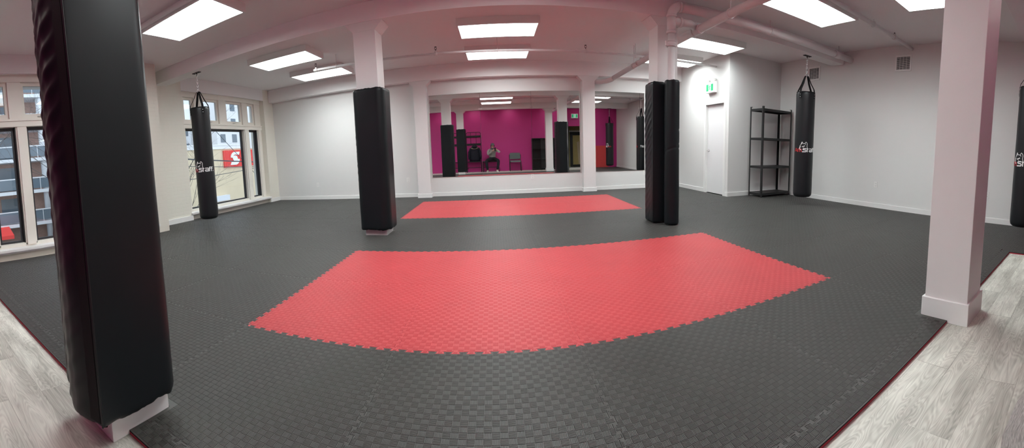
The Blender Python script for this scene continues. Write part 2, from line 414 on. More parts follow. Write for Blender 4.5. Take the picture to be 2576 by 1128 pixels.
# door
d = sname('door_1', loc=(XD, DY0, 0))
bm = BM(); box(bm, XD + .045, XD + .085, DY0 + .003, DY1 - .003, .006, DZ - .004); bevel(bm, .002, 1); obj('leaf', bm, M_door, d)
bm = BM()
for a, b in ((DY0 - .075, DY0 + .0005), (DY1 - .0005, DY1 + .075)): box(bm, XD - .018, XD, a, b, FZ, DZ + .075)
box(bm, XD - .018, XD, DY0, DY1, DZ, DZ + .075); bevel(bm, .004, 1)
box(bm, XD, XD + .14, DY0 - .001, DY0 + .001, FZ, DZ); box(bm, XD, XD + .14, DY1 - .001, DY1 + .001, FZ, DZ); box(bm, XD, XD + .14, DY0, DY1, DZ - .001, DZ + .001)
obj('casing', bm, M_trim, d)
bm = BM()
def xdisc(bm, x0, x1, y, z, r, n=20): tube(bm, [(x0, y, z), (x1, y, z)], r, n)
xdisc(bm, XD + .045, XD + .035, DY1 - .06, .97, .032); xdisc(bm, XD + .035, XD - .005, DY1 - .06, .97, .011)
tube(bm, [(XD - .005, DY1 - .06, .97), (XD - .012, DY1 - .09, .97), (XD - .012, DY1 - .17, .968)], .010, 10)
obj('handle', bm, M_steel, d)
for z in (.25, 1.0, 1.75):
    bm = BM(); box(bm, XD + .036, XD + .048, DY0 + .004, DY0 + .018, z, z + .09); obj('hinge', bm, M_steel, d)
bm = BM(); box(bm, XD + .03, XD + .1, DY0, DY1, FZ, FZ + .02); obj('threshold', bm, M_dark, d)
# black sheet in place of the unlit room behind the door gap
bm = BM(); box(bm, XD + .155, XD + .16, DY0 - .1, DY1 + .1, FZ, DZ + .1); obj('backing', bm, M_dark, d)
# corridor door seen in the mirror, dark frame with a pale panel
d2 = sname('door_2', loc=(5.35, YB - 1.45, 0))
bm = BM(); y = YB - 1.45
box(bm, 5.57, 5.71, y, y + .05, FZ, 1.84); box(bm, 6.50, 6.62, y, y + .05, FZ, 1.84); box(bm, 5.71, 6.50, y, y + .05, 1.66, 1.84); box(bm, 5.71, 6.50, y, y + .05, FZ, .10)
obj('frame', bm, M_blackmetal, d2)
bm = BM(); box(bm, 5.53, 6.66, y, y + .02, 1.842, 1.92); obj('head_trim', bm, M_trim, d2)
bm = BM(); box(bm, 5.71, 6.50, y, y + .012, .10, 1.66); obj('panel', bm, M_yellow, d2)
bm = BM(); v = [bm.verts.new(p) for p in ((6.02, y + .03, .12), (6.14, y + .03, .12), (6.06, y + .03, 1.35), (5.94, y + .03, 1.30))]; bm.faces.new(v)
r = bmesh.ops.extrude_face_region(bm, geom=bm.faces[:]); bmesh.ops.translate(bm, vec=(0, -.015, 0), verts=[q for q in r['geom'] if isinstance(q, bmesh.types.BMVert)])
obj('push_bar', bm, M_beige, d2)
bm = BM(); box(bm, OX0, OX1, YB - .16, YB + .005, FZ, FZ + .025); struct('trim_6', bm, M_trim)  # white strip painted in for the lit plank floor at the corridor opening

# ------------------------------------------------------------------ columns
def column(cx, cy, label, hw=.15, base=False, zcap=B2Z, engaged=False, y0=None):
    t = thing('column', label, 'column', (cx, cy, FZ), 'white square columns under the beams')
    ya, yb = (cy - hw, cy + hw) if y0 is None else (y0, YF)
    bm = BM(); box(bm, cx - hw, cx + hw, ya, yb, FZ, zcap - .117); bevel(bm, .004, 2); obj('shaft', bm, M_column, t)
    bm = BM(); e = .105
    prism(bm, [(cx - hw, zcap - .117), (cx + hw, zcap - .117), (cx + hw + e, zcap - .012), (cx + hw + e, zcap), (cx - hw - e, zcap), (cx - hw - e, zcap - .012)], ya, yb)
    obj('capital', bm, M_column, t)
    if base:
        b = .016; bm = BM(); box(bm, cx - hw - b, cx + hw + b, ya - b, (yb + b) if y0 is None else YF, FZ, base); bevel(bm, .003, 1); obj('base', bm, M_trim, t)
    return t
column(.08, -1.03, 'white square column at far left, its padding nearest the camera')
column(4.01, -1.075, 'bare white square column at the right where mat meets plank floor', base=.125)
column(-.02, 2.95, 'white square column by the left end of the red mats, padded below')
column(3.895, 2.945, 'white square column with a drain pipe running down its front')
column(-.095, 6.80, 'white half column at the left end of the wall mirrors', base=.088, zcap=2.70, y0=6.70)
column(3.79, 6.80, 'white half column between the two banks of wall mirrors', base=.088, zcap=2.70, y0=6.70)

# ------------------------------------------------------------------ foam mats
AMP, TEETH = .0105, 12
def edge_profile(length):
    """dovetail teeth along one side: list of (distance, offset)"""
    n = max(1, round(TEETH * length)); p = length / n; pts = [(0, 0), (min(.015, .19 * p), -AMP)]
    for k in range(n):
        c = (k + .5) * p
        pts += [(c - p * .20, -AMP), (c - p * .30, AMP), (c + p * .30, AMP), (c + p * .20, -AMP)]
    return pts + [(length - min(.015, .19 * p), -AMP), (length, 0)]
def hedge(i0, i1, j, straight=False):   # along x at y=j
    if straight: return [(i0, j), (i1, j)]
    return [(i0 + t, j + o) for t, o in edge_profile(i1 - i0)]
def vedge(i, j0, j1, straight=False):
    if straight: return [(i, j0), (i, j1)]
    return [(i - o, j0 + t) for t, o in edge_profile(j1 - j0)]
def clean(poly):
    out = []
    for p in poly:
        if not out or (abs(p[0] - out[-1][0]) + abs(p[1] - out[-1][1])) > 1e-5: out.append(p)
    return out
TH = .020
def slab(name, poly, origin, mats, label, cat, group, gap=.9988):
    cx = sum(p[0] for p in poly) / len(poly); cy = sum(p[1] for p in poly) / len(poly)
    bm = BM()
    q = [(cx + (x - cx) * gap - origin[0], cy + (y - cy) * gap - origin[1]) for x, y in poly]
    lv = [-TH, -TH * .45, -.0030, -.0019]; rings = []
    for z in lv:
        k = 1 if z < -.0025 else .9985
        rings.append([bm.verts.new((cx - origin[0] + (x - cx + origin[0]) * k, cy - origin[1] + (y - cy + origin[1]) * k, z)) for x, y in q])
    n = len(q)
    from mathutils.geometry import delaunay_2d_cdt
    pts2 = [Vector((v.co.x, v.co.y)) for v in rings[-1]]
    _, _, tri, ov, _, _ = delaunay_2d_cdt(pts2, [], [list(range(n))], 1, 1e-7)
    for f3 in tri:
        ids = [ov[q][0] for q in f3]
        bm.faces.new([rings[-1][q] for q in ids]).material_index = 0
        bm.faces.new([rings[0][q] for q in ids[::-1]]).material_index = 1
    for li in range(3):
        for k in range(n):
            bm.faces.new((rings[li][k], rings[li][(k + 1) % n], rings[li + 1][(k + 1) % n], rings[li + 1][k])).material_index = (1, 2, 0)[li]
    o = obj(name, bm, mats, fix=False); o.location = (origin[0], origin[1], 0)
    return tag(o, label, cat, group)
RIB = .0019
def side_limit(t, length, straight, owner):
    """how far a tile reaches past the grid line at distance t along it; owner: this tile carries the teeth"""
    if straight: return -.0025
    n = max(1, round(TEETH * length)); p = length / n; d = abs((t % p) - .5 * p) / p
    if owner: return AMP - .0012 if d < .19 else -AMP - .0012
    return AMP - .0012 if d > .32 else -AMP - .0012
def rib_bars(x0, x1, y0, y1, par, blocked, st):
    """the woven surface: a checker of 31 mm squares, each with six raised ribs, alternately along x and along y (tile-local)"""
    V, Fc = [], []
    K = 32; c = 1.0 / K; LX_, LY_ = x1 - x0, y1 - y0
    def inside(x, y):
        t, u = y - y0, x - x0
        if x < x0 + .02 and x < x0 - side_limit(t, LY_, st[0], True): return False
        if x > x1 - .02 and x > x1 + side_limit(t, LY_, st[1], False): return False
        if y < y0 + .02 and y < y0 - side_limit(u, LX_, st[2], False): return False
        if y > y1 - .02 and y > y1 + side_limit(u, LX_, st[3], True): return False
        return True
    def bar(rx0, rx1, ry0, ry1, alongx):
        i, j = .0010, .0018
        if alongx:
            w = ry1 - ry0; g, h = w * .08, w * .20
            bot = [(rx0 + i, ry0 + g), (rx1 - i, ry0 + g), (rx1 - i, ry1 - g), (rx0 + i, ry1 - g)]; top = [(rx0 + j, ry0 + h), (rx1 - j, ry0 + h), (rx1 - j, ry1 - h), (rx0 + j, ry1 - h)]
        else:
            w = rx1 - rx0; g, h = w * .08, w * .20
            bot = [(rx0 + g, ry0 + i), (rx1 - g, ry0 + i), (rx1 - g, ry1 - i), (rx0 + g, ry1 - i)]; top = [(rx0 + h, ry0 + j), (rx1 - h, ry0 + j), (rx1 - h, ry1 - j), (rx0 + h, ry1 - j)]
        o = len(V); V.extend([(x, y, -RIB - .00005) for x, y in bot] + [(x, y, 0) for x, y in top])
        Fc.extend([(o + 4, o + 5, o + 6, o + 7), (o, o + 1, o + 5, o + 4), (o + 1, o + 2, o + 6, o + 5), (o + 2, o + 3, o + 7, o + 6), (o + 3, o, o + 4, o + 7)])
    a0, a1, b0, b1 = math.floor(x0 / c) - 1, math.ceil(x1 / c) + 1, math.floor(y0 / c) - 1, math.ceil(y1 / c) + 1
    for a in range(a0, a1):
        for b in range(b0, b1):
            ax0, ax1, by0, by1 = a * c, (a + 1) * c, b * c, (b + 1) * c
            if any(q[0] < ax1 and q[1] > ax0 and q[2] < by1 and q[3] > by0 for q in blocked): continue
            alongx = (a + b + par) % 2 == 0
            core = ax0 > x0 + .02 and ax1 < x1 - .02 and by0 > y0 + .02 and by1 < y1 - .02
            for k in range(6):
                lo, hi = c * k / 6, c * (k + 1) / 6
                if core:
                    if alongx: bar(ax0, ax1, by0 + lo, by0 + hi, True)
                    else: bar(ax0 + lo, ax0 + hi, by0, by1, False)
                    continue
                run = None; m = 8                       # at the border keep only the stretch that lies on this tile
                for q in range(m + 1):
                    ok = False
                    if q < m:
                        e0, e1 = c * q / m, c * (q + 1) / m
                        R_ = (ax0 + e0, ax0 + e1, by0 + lo, by0 + hi) if alongx else (ax0 + lo, ax0 + hi, by0 + e0, by0 + e1)
                        ok = inside(R_[0], R_[2]) and inside(R_[1], R_[2]) and inside(R_[0], R_[3]) and inside(R_[1], R_[3])
                    if ok: run = (run[0] if run else e0, e1)
                    elif run:
                        if run[1] - run[0] > .006:
                            if alongx: bar(ax0 + run[0], ax0 + run[1], by0 + lo, by0 + hi, True)
                            else: bar(ax0 + lo, ax0 + hi, by0 + run[0], by0 + run[1], False)
                        run = None
    return V, Fc
def add_ribs(o, x0, x1, y0, y1, par, st):
    """x0.. in world; joins the ribs to the tile's own mesh"""
    lx, ly = o.location.x, o.location.y
    blocked = [(q[0] - lx - .004, q[1] - lx + .004, q[2] - ly - .004, q[3] - ly + .004) for q in CUT]
    V, Fc = rib_bars(x0 - lx, x1 - lx, y0 - ly, y1 - ly, par, blocked, st)
    me = o.data; n0 = len(me.vertices)
    v0 = [tuple(v.co) for v in me.vertices]; f0 = [tuple(p.vertices) for p in me.polygons]; m0 = [p.material_index for p in me.polygons]
    new = bpy.data.meshes.new(me.name); new.from_pydata(v0 + V, [], f0 + [tuple(q + n0 for q in f) for f in Fc])
    new.polygons.foreach_set('material_index', m0 + [0] * len(Fc))
    for mm in me.materials: new.materials.append(mm)
    o.data = new; bpy.data.meshes.remove(me)
SHARED = {}
CUT = []      # column footprints and the closed-off corner, cut out of the mats
for (cx, cy, h) in ((.08, -1.03, .152), (4.01, -1.075, .168), (-.02, 2.95, .152), (3.895, 2.945, .152)): CUT.append((cx - h, cx + h, cy - h, cy + h))
CUT.append((-.264, .074, 6.68, 7.1)); CUT.append((3.62, 3.96, 6.68, 7.1))
CUT.append((XD - .016, 8.2, YA - .016, 7.2))
CUT.append((-4.8, XL + .024, 2.44, 3.54)); CUT.append((-4.8, XL + .024, 6.41, 7.2)); CUT.append((-4.8, X2 + .022, -3, 2.44))
def carve(o):
    x0, y0 = o.location.x, o.location.y
    vs = [v.co for v in o.data.vertices]
    bx = (min(v.x for v in vs) + x0, max(v.x for v in vs) + x0, min(v.y for v in vs) + y0, max(v.y for v in vs) + y0)
    for c in CUT:
        if c[0] < bx[1] and c[1] > bx[0] and c[2] < bx[3] and c[3] > bx[2]:
            bm = BM(); box(bm, c[0], c[1], c[2], c[3], -.2, .2); cut = obj('cutter', bm, M_core_black)
            m = o.modifiers.new('cut', 'BOOLEAN'); m.operation = 'DIFFERENCE'; m.object = cut; m.solver = 'EXACT'
            bpy.context.view_layer.update()
            dg = bpy.context.evaluated_depsgraph_get()
            me = bpy.data.meshes.new_from_object(o.evaluated_get(dg))
            o.modifiers.clear(); old = o.data; o.data = me; me.name = o.name
            bpy.data.objects.remove(cut)
    return len(o.data.polygons)
ORD = ['first', 'second', 'third', 'fourth', 'fifth', 'sixth', 'seventh', 'eighth', 'ninth', 'tenth', 'eleventh', 'twelfth', 'thirteenth', 'fourteenth']
ROWN = {-3: 'hindmost right-hand row by the magenta wall', -2: 'short right-hand row beside the plank floor', -1: 'front row along the plank floor', 0: 'near red block\'s front row', 1: 'near red block\'s back row', 2: 'row just behind near red block',
        3: 'row just before far red block', 4: 'far red block\'s front row', 5: 'far red block\'s back row', 6: 'cut row along the mirror wall'}
ntile = 0
for j in range(-3, 7):
    for i in range(-5, 8):
        if j < -1 and i < 6: continue
        x0, x1, y0, y1 = float(i), float(i + 1), float(j), float(j + 1)
        lc = rc = bc = tc = False
        if i == -5: x0 = (XL - .05) if j >= 2 else (X2 - .05); lc = True
        if i == -5 and j < 2: continue
        if i == -4 and j < 2: x0 = X2 - .05; lc = True
        if i == 7: x1 = XR - .016; rc = True
        if j == 6: y1 = YF - .016; tc = True
        if j == -3: y0 = YB + .004; bc = True
        if i >= 7 and j >= 5 or (i == 6 and j >= 5 and False): continue
        poly = hedge(x0, x1, y0, bc) + vedge(x1, y0, y1, rc) + hedge(x0, x1, y1, tc)[::-1] + vedge(x0, y0, y1, lc)[::-1]
        poly = clean(poly)
        if abs(poly[0][0] - poly[-1][0]) + abs(poly[0][1] - poly[-1][1]) < 1e-5: poly.pop()
        red = 0 <= i <= 3 and j in (0, 1, 4, 5)
        if red:
            blk = 'near' if j < 2 else 'far'; half = 'front' if j in (0, 4) else 'back'
            lab = 'red foam mat tile, %s row of the %s red block, %s from the left' % (half, blk, ORD[i])
        elif j < -1: lab = 'black foam mat tile, %s, %s' % (ROWN[j], 'inner one' if i == 6 else 'one against the right wall')
        else:
            first = -5 if j >= 2 else -4
            lab = 'black mat tile, %s, %s from the windows' % (ROWN[j], ORD[i - first])
        o = slab('foam_mat_tile', poly, (float(i), float(j)), [M_foam_red if red else M_foam_black, M_core_red if not red else M_core_black, M_core_red if red else M_core_black],
                 lab, 'mat tile', ('red foam tiles of the %s block' % blk) if red else 'black foam floor tiles')
        key = None
        whole = not (lc or rc or bc or tc) and not any(q[0] < x1 + .02 and q[1] > x0 - .02 and q[2] < y1 + .02 and q[3] > y0 - .02 for q in CUT)
        par = (i * 7 + j * 3 + (i * j) % 3) % 2
        if whole:
            key = (red, par)
            if key in SHARED: old = o.data; o.data = SHARED[key]; bpy.data.meshes.remove(old); continue
        if carve(o) < 8: bpy.data.objects.remove(o); continue
        add_ribs(o, x0, x1, y0, y1, par, (lc, rc, bc, tc))
        if whole: SHARED[key] = o.data
# straight border strips along the plank floor
BW = .10
for i in range(-4, 6):
    x0, x1 = float(i), float(i + 1)
    if i == -4: x0 = X2 - .03
    if i == 5: x1 = 6.0 - .10
    top = hedge(x0, x1, -1.0)
    poly = [(x0, -1.0 - BW), (x1, -1.0 - BW)] + top[::-1]
    o = slab('mat_border_strip', clean(poly), (float(i), -1.0), [M_foam_black, M_core_red, M_core_black],
             'black straight edged mat border strip along plank floor, %s from the windows' % ORD[i + 4], 'mat border', 'mat border strips with a red underside', gap=.998)
    carve(o); add_ribs(o, x0, x1, -1.0 - BW, -1.0, i % 2, (True, True, True, False))
for j in (-3, -2):
    y0, y1 = (YB + .004 if j == -3 else float(j)), float(j + 1) - (.0 if j == -3 else .0)
    right = vedge(6.0, y0, y1)
    poly = [(6.0 - BW, y1), (6.0 - BW, y0)] + right
    o = slab('mat_border_strip', clean(poly), (5.0, float(j)), [M_foam_black, M_core_red, M_core_black],
             'black mat border strip turned towards the magenta wall, %s' % ('by the wall' if j == -3 else 'at the corner by the bare column'), 'mat border', 'mat border strips with a red underside', gap=.998)
    add_ribs(o, 6.0 - BW, 6.0, y0, y1, j % 2, (True, False, True, True))

# ------------------------------------------------------------------ ceiling lights
def light(x0, x1, y0, y1, label):
    zb = 2.925
    t = thing('ceiling_light', label, 'light', ((x0 + x1) / 2, (y0 + y1) / 2, zb), 'flat white ceiling panel lights')
    bm = BM(); e = .028
    for (a, b, c, dd) in ((x0 - e, x1 + e, y0 - e, y0), (x0 - e, x1 + e, y1, y1 + e), (x0 - e, x0, y0, y1), (x1, x1 + e, y0, y1)): box(bm, a, b, c, dd, zb, CEIL)
    obj('housing', bm, M_trim, t)
    bm = BM(); box(bm, x0, x1, y0, y1, zb + .004, zb + .012); obj('diffuser', bm, M_light, t)
LX = ((-2.66, -1.46, 'left'), (1.10, 2.30, 'middle'), (4.84, 6.03, 'right'))
LXf = {0: (-2.36, -1.20), 2: (4.83, 6.03)}
LY = ((-.12, .48, 'second row from the camera'), (1.34, 1.97, 'third row, before the middle beam'), (3.88, 4.52, 'row just beyond the middle beam'), (5.42, 6.05, 'row nearest the mirror wall'))
for ci, (x0, x1, cn) in enumerate(LX):
    for ri, (y0, y1, rn) in enumerate(LY):
        if ri < 2 and ci in LXf: x0_, x1_ = LXf[ci]
        else: x0_, x1_ = x0, x1
        yy0, yy1 = y0, y1
        if ci == 0 and ri == 1: yy0, yy1 = 1.19, 1.85
        light(x0_, x1_, yy0, yy1, 'white panel light %s, %s' % (('nearest the windows', 'above the red mats', 'nearest the shelving side')[ci], {0: 'in the row closest to the camera', 1: 'in the row just before the middle beam', 2: 'in the row just beyond the middle beam', 3: 'in the row closest to the mirrors'}[ri]))

M_spot = emit('downlight_lens', (1, .94, .86), 85)
for k, x in enumerate((-2.6, -.9, .65, 2.3, 4.3, 6.2)):
    t = thing('recessed_downlight', 'small round recessed downlight over the magenta wall, %s from the windows' % ORD[k], 'light', (x, -2.1, CEIL), 'downlights along the magenta wall')
    bm = BM(); tube(bm, [(x + .075 * math.cos(2 * PI * q / 24), -2.1 + .075 * math.sin(2 * PI * q / 24), CEIL - .004) for q in range(24)], .008, 8, closed=True); obj('trim_ring', bm, M_trim, t)
    bm = BM(); tube(bm, [(x, -2.1, CEIL - .003), (x, -2.1, CEIL - .0005)], .070, 24); obj('lens', bm, M_spot, t)
# ------------------------------------------------------------------ mirrors
def mirror(x0, x1, label):
    t = thing('wall_mirror', label, 'mirror', ((x0 + x1) / 2, YF - .01, .455), 'frameless wall mirror panels')
    bm = BM(); box(bm, x0 + .001, x1 - .001, YF - .012, YF - .006, .455, 2.375); obj('glass', bm, M_mirror, t)
    bm = BM(); box(bm, x0, x1, YF - .006, YF, .455, 2.375); obj('backing', bm, M_dark, t)
    for x in (x0 + .02, x1 - .02):
        bm = BM(); box(bm, x - .009, x + .009, YF - .016, YF - .004, 1.99, 2.012); obj('clip', bm, M_chrome, t)
mirror(.075, 1.272, 'tall mirror panel, leftmost, beside the left half column')
mirror(1.274, 2.455, 'tall mirror panel, middle one between the two half columns')
mirror(2.457, 3.62, 'tall mirror panel, immediately left of the right half column')
mirror(3.965, 5.14, 'tall mirror panel, immediately right of the right half column')
mirror(5.142, 6.17, 'tall mirror panel, last on the right, behind the padded pipe column')

# ------------------------------------------------------------------ padding on the columns
def nz(*a):
    from mathutils import noise
    return noise.noise(Vector(a))
def resample(poly, step):
    out = []
    n = len(poly)
    for k in range(n):
        a, b = Vector(poly[k]), Vector(poly[(k + 1) % n])
        m = max(1, int((b - a).length / step))
        for q in range(m): out.append(tuple(a + (b - a) * q / m))
    return out
def pad_shell(bm, poly, z0, z1, disp, nz_=90, lean=(0, 0), roundtop=.025):
    """closed padded sleeve; disp(x, y, z, s) gives the outward push; s runs 0..1 round the outline"""
    n = len(poly); rings = []
    cx = sum(p[0] for p in poly) / n; cy = sum(p[1] for p in poly) / n
    nrm = []
    for k in range(n):
        t = Vector(poly[(k + 1) % n]) - Vector(poly[k - 1]); nrm.append(Vector((t.y, -t.x)).normalized())
    zs = [z0, z0 + roundtop * .3, z0 + roundtop] + [z0 + roundtop + (z1 - z0 - 2 * roundtop) * q / nz_ for q in range(1, nz_)] + [z1 - roundtop, z1 - roundtop * .3, z1]
    for z in zs:
        e = min(z - z0, z1 - z) / roundtop
        ins = 0 if e >= 1 else -.022 * (1 - math.sqrt(max(0, 1 - (1 - e) ** 2)))
        lx, ly = lean[0] * (z - z0), lean[1] * (z - z0)
        ring = []
        for k, (x, y) in enumerate(poly):
            dd = disp(x, y, z, k / n) + ins
            ring.append(bm.verts.new((x + nrm[k].x * dd + lx, y + nrm[k].y * dd + ly, z + ((.010 * nz(x * 14, y * 14, z * 3) + .005 * nz(x * 40, y * 40, z)) if e < .35 else 0))))
        rings.append(ring)
    for a, b in zip(rings, rings[1:]):
        for k in range(n): bm.faces.new((a[k], a[(k + 1) % n], b[(k + 1) % n], b[k])).smooth = True
    return rings
def close_ends(bm, rings, hole):
    """rims at the top and bottom that turn in to the column"""
    for ring in (rings[0], rings[-1]):
        inner = [bm.verts.new((hole[0] + (v.co.x - hole[0]) * hole[2], hole[1] + (v.co.y - hole[1]) * hole[2], v.co.z)) for v in ring]
        n = len(ring)
        for k in range(n): bm.faces.new((ring[k], ring[(k + 1) % n], inner[(k + 1) % n], inner[k])).smooth = False
def folds(u, z, amp, seed=0.):
    """slack diagonal creases of loose vinyl: a few long soft ridges and small puckers along the edge"""
    ph = z * 10.0 + u * 3.6 + .5 * nz(z * 1.3 + seed, u * 1.5, seed)
    a = .5 + .5 * math.sin(2 * PI * ph)
    m = max(0, .35 + 1.1 * nz(z * 1.1 + 3 + seed, u * 1.2, 1.3))
    amp *= .35 + .65 * min(1, max(0, (z - .55) / .8))
    return amp * (m * a ** 2.2 + .35 * nz(z * 5 + seed, u * 5, 2.0)) + amp * .22 * nz(z * 16, u * 9, seed)

# far left column: near pad
def pad_left():
    t = thing('column_pad', 'big black padded sleeve on the far left column, nearest the camera', 'column pad', (.08, -1.05, .07), 'black column padding')
    X0, X1, Y0, Y1, z0, z1 = -.105, .30, -1.255, -.85, .10, 1.99
    poly = [q for q in rrect(X0, X1, Y0, Y1, (.05, .004, .085, .085), 8)]
    # the slack side hangs a little proud of the front corner
    poly = [q for q in poly if not (q[1] < Y0 + .03 and q[0] < X1 - .02)] 
    k = next(i for i, q in enumerate(poly) if q[1] < Y0 + .02 and q[0] > X1 - .03)
    poly = poly[:k] + [(-.05, -1.225), (.04, -1.268), (.11, -1.288), (.165, -1.290), (.21, -1.278), (.245, -1.266)] + poly[k:]
    poly = resample(poly, .012)
    def disp(x, y, z, s):
        if y < Y0 + .012 and x < X1 - .004:      # the slack side
            u = (X1 - x); w = min(1, max(0, (u - .06) / .05))
            return w * (folds(u * 2.1, z, .017, 1.0) + .004)
        if y < Y0 + .06 and x < X1 - .1: return folds((X1 - x) * 2.1, z, .013, 4.)
        if x < X0 + .012: return folds(y * 2, z, .008, 4.)
        if x > X1 - .012: return .004 * math.sin(PI * (y - Y0) / (Y1 - Y0)) + .0018 * nz(y * 6, z * 3, 0)
        return .002 * nz(x * 6, y * 6, z * 4)
    bm = BM(); rings = pad_shell(bm, poly, z0, z1, disp, 150)
    close_ends(bm, rings, (.08, -1.04, .74)); obj('cover', bm, M_pad, t)
    bm = BM(); tube(bm, [(X1 - .001 + .002 * nz(0, z0 + q * .05, 3), Y0 - .001, z0 + .01 + (z1 - z0 - .02) * q / 38) for q in range(39)], .0035, 6); obj('piping', bm, M_vinyl, t)
    bm = BM()
    pts = [(X1 - .072, Y0 - .0175), (X1 - .015, Y0 - .0045), (X1 - .015, Y0 + .002), (X1 - .072, Y0 - .008)]
    prism(bm, pts, z0 + .02, z1 - .01, 'z'); o = obj('side_strip', bm, M_strap, t)
pad_left()
# left middle column
def pad_mid():
    t = thing('column_pad', 'smooth black padded sleeve on the column by the left ends of the red mats', 'column pad', (-.04, 2.95, .07), 'black column padding')
    X0, X1, Y0, Y1, z0, z1 = -.222, .200, 2.725, 3.14, .075, 1.935
    poly = rrect(X0, X1, Y0, Y1, (.07, .11, .10, .03), 8); poly = resample(poly, .014)
    def disp(x, y, z, s):
        if x < X0 + .01: return folds(y * 2, z, .008, 7.)
        return .003 * nz(x * 5, y * 5, z * 3) - .004 * math.sin(PI * (z - z0) / (z1 - z0)) * 0
    bm = BM(); rings = pad_shell(bm, poly, z0, z1, disp, 90, lean=(.004, 0)); close_ends(bm, rings, (-.04, 2.95, .70)); obj('cover', bm, M_pad, t)
    bm = BM(); tube(bm, [(X0 - .002 + .004 * (z0 + (z1 - z0) * q / 30 - z0) + .004 * nz(q * .4, 1, 5), 2.80 + .006 * nz(q * .3, 0, 0), z0 + .01 + (z1 - z0 - .02) * q / 30) for q in range(31)], .006, 6); obj('piping', bm, M_vinyl, t)
pad_mid()
def pad_pipe_column():
    t = thing('column_pad', 'black padded sleeve with a slack creased edge on the pipe column', 'column pad', (3.895, 2.945, .0), 'black column padding')
    X0, X1, Y0, Y1, z0, z1 = 3.655, 4.09, 2.742, 3.10, .012, 1.925
    poly = rrect(X0, X1, Y0, Y1, (.012, .10, .08, .12), 8); poly = resample(poly, .013)
    def disp(x, y, z, s):
        if x < X0 + .01 and y > Y0 + .02: return folds(y * 2.2, z, .014, 9.) * min(1, (y - Y0 - .02) / .05) + .004
        if y < Y0 + .012: return .014 * math.sin(PI * min(1, max(0, (x - X0) / .26))) + .002 * nz(x * 6, z * 4, 1)
        return .002 * nz(x * 6, y * 6, z * 4)
    bm = BM(); rings = pad_shell(bm, poly, z0, z1, disp, 130); close_ends(bm, rings, (3.895, 2.945, .74)); obj('cover', bm, M_pad, t)
    bm = BM(); tube(bm, [(X0 - .001, Y0 - .001, z0 + .01 + (z1 - z0 - .02) * q / 30) for q in range(31)], .004, 6); obj('piping', bm, M_vinyl, t)
    p = thing('pipe_pad', 'slim round black padded sleeve around the drain pipe of the pipe column', 'pipe pad', (3.87, 2.6, 0), None)
    bm = BM()
    poly = [(3.868 + .102 * math.cos(2 * PI * k / 40), 2.605 + .098 * math.sin(2 * PI * k / 40)) for k in range(40)]
    def d2(x, y, z, s):
        r = .003 * nz(x * 8, y * 8, z * 3)
        for zc, a in ((1.33, .7), (1.13, .2), (1.0, 3.4)):
            g = (z - zc - .05 * math.sin(2 * PI * s - a)) / .012
            if x > 3.885 or zc < 1.05: r -= .006 * math.exp(-g * g)
        return r
    rings = pad_shell(bm, poly, .008, 1.93, d2, 150); close_ends(bm, rings, (3.868, 2.605, .6)); obj('cover', bm, M_pad, p)
    bm = BM(); tube(bm, [(3.868, 2.70, .02 + 1.89 * q / 20) for q in range(21)], .005, 6); obj('seam', bm, M_vinyl, p)
pad_pipe_column()

# ------------------------------------------------------------------ pipes
def ringband(bm, c, d, r, w, n=18):
    d = Vector(d).normalized(); c = Vector(c); tube(bm, [c - d * w / 2, c + d * w / 2], r, n)
t = thing('drain_pipe', 'thick painted waste pipe running down the pipe column and along the middle beam', 'pipe', (3.855, 2.605, 1.9), 'painted pipes under the ceiling')
PX, PY, PZ = 3.855, 2.605, 2.875
bm = BM(); tube(bm, [(PX, PY, FZ), (PX, PY, 2.55)], .047, 20); obj('riser', bm, M_pipe, t)
bm = BM(); tube(bm, [(PX + .12, PY, PZ), (XR, PY, PZ - .02)], .056, 20); obj('run', bm, M_pipe, t)
bm = BM()
tube(bm, [(PX, PY, PZ - .13)] + [(PX + .12 - .12 * math.cos(a), PY, PZ - .12 + .12 * math.sin(a)) for a in [PI / 2 * k / 6 for k in range(7)]] + [(PX + .14, PY, PZ)], .06, 20)
ringband(bm, (PX + .12, PY, PZ), (1, 0, 0), .068, .035); ringband(bm, (PX, PY, PZ - .13), (0, 0, 1), .068, .03)
obj('elbow', bm, M_pipe, t)
bm = BM(); tube(bm, [(PX, PY, 2.53), (PX, PY, 2.75)], .060, 20); ringband(bm, (PX, PY, 2.54), (0, 0, 1), .068, .035)
tube(bm, [(PX, PY, 2.68), (PX + .14, PY + .0, 2.685)], .055, 18); ringband(bm, (PX + .13, PY, 2.685), (1, 0, 0), .064, .03); obj('tee', bm, M_pipe, t)
bm = BM(); tube(bm, [(PX + .12, PY, 2.685), (4.13, PY + .01, 2.695), (4.25, PY + .10, 2.70)], .05, 18); obj('branch', bm, M_pipe, t)
bm = BM()
ringband(bm, (PX, PY, 2.395), (0, 0, 1), .060, .05); ringband(bm, (PX, PY, 2.425), (0, 0, 1), .066, .012); ringband(bm, (PX, PY, 2.365), (0, 0, 1), .066, .012)
box(bm, PX + .055, PX + .085, PY - .018, PY + .012, 2.365, 2.425); box(bm, PX - .085, PX - .055, PY - .018, PY + .012, 2.365, 2.425)
obj('clamp', bm, M_pipe, t)
for x in (5.55, 7.28):
    bm = BM(); ringband(bm, (x, PY, PZ - .01), (1, 0, 0), .063, .025); tube(bm, [(x, PY, PZ + .05), (x, PY, CEIL)], .006, 8); obj('hanger', bm, M_pipe, t)
bm = BM(); ringband(bm, (7.24, PY, PZ - .015), (1, 0, 0), .066, .16); obj('coupling', bm, M_pipe, t)
t = thing('drain_pipe', 'painted waste pipe crossing below the beams towards the far wall', 'pipe', (4.32, 2.0, 2.72), 'painted pipes under the ceiling')
DPX = 4.32
def dz(y): return 2.732 - .012 * (y + 2.6)
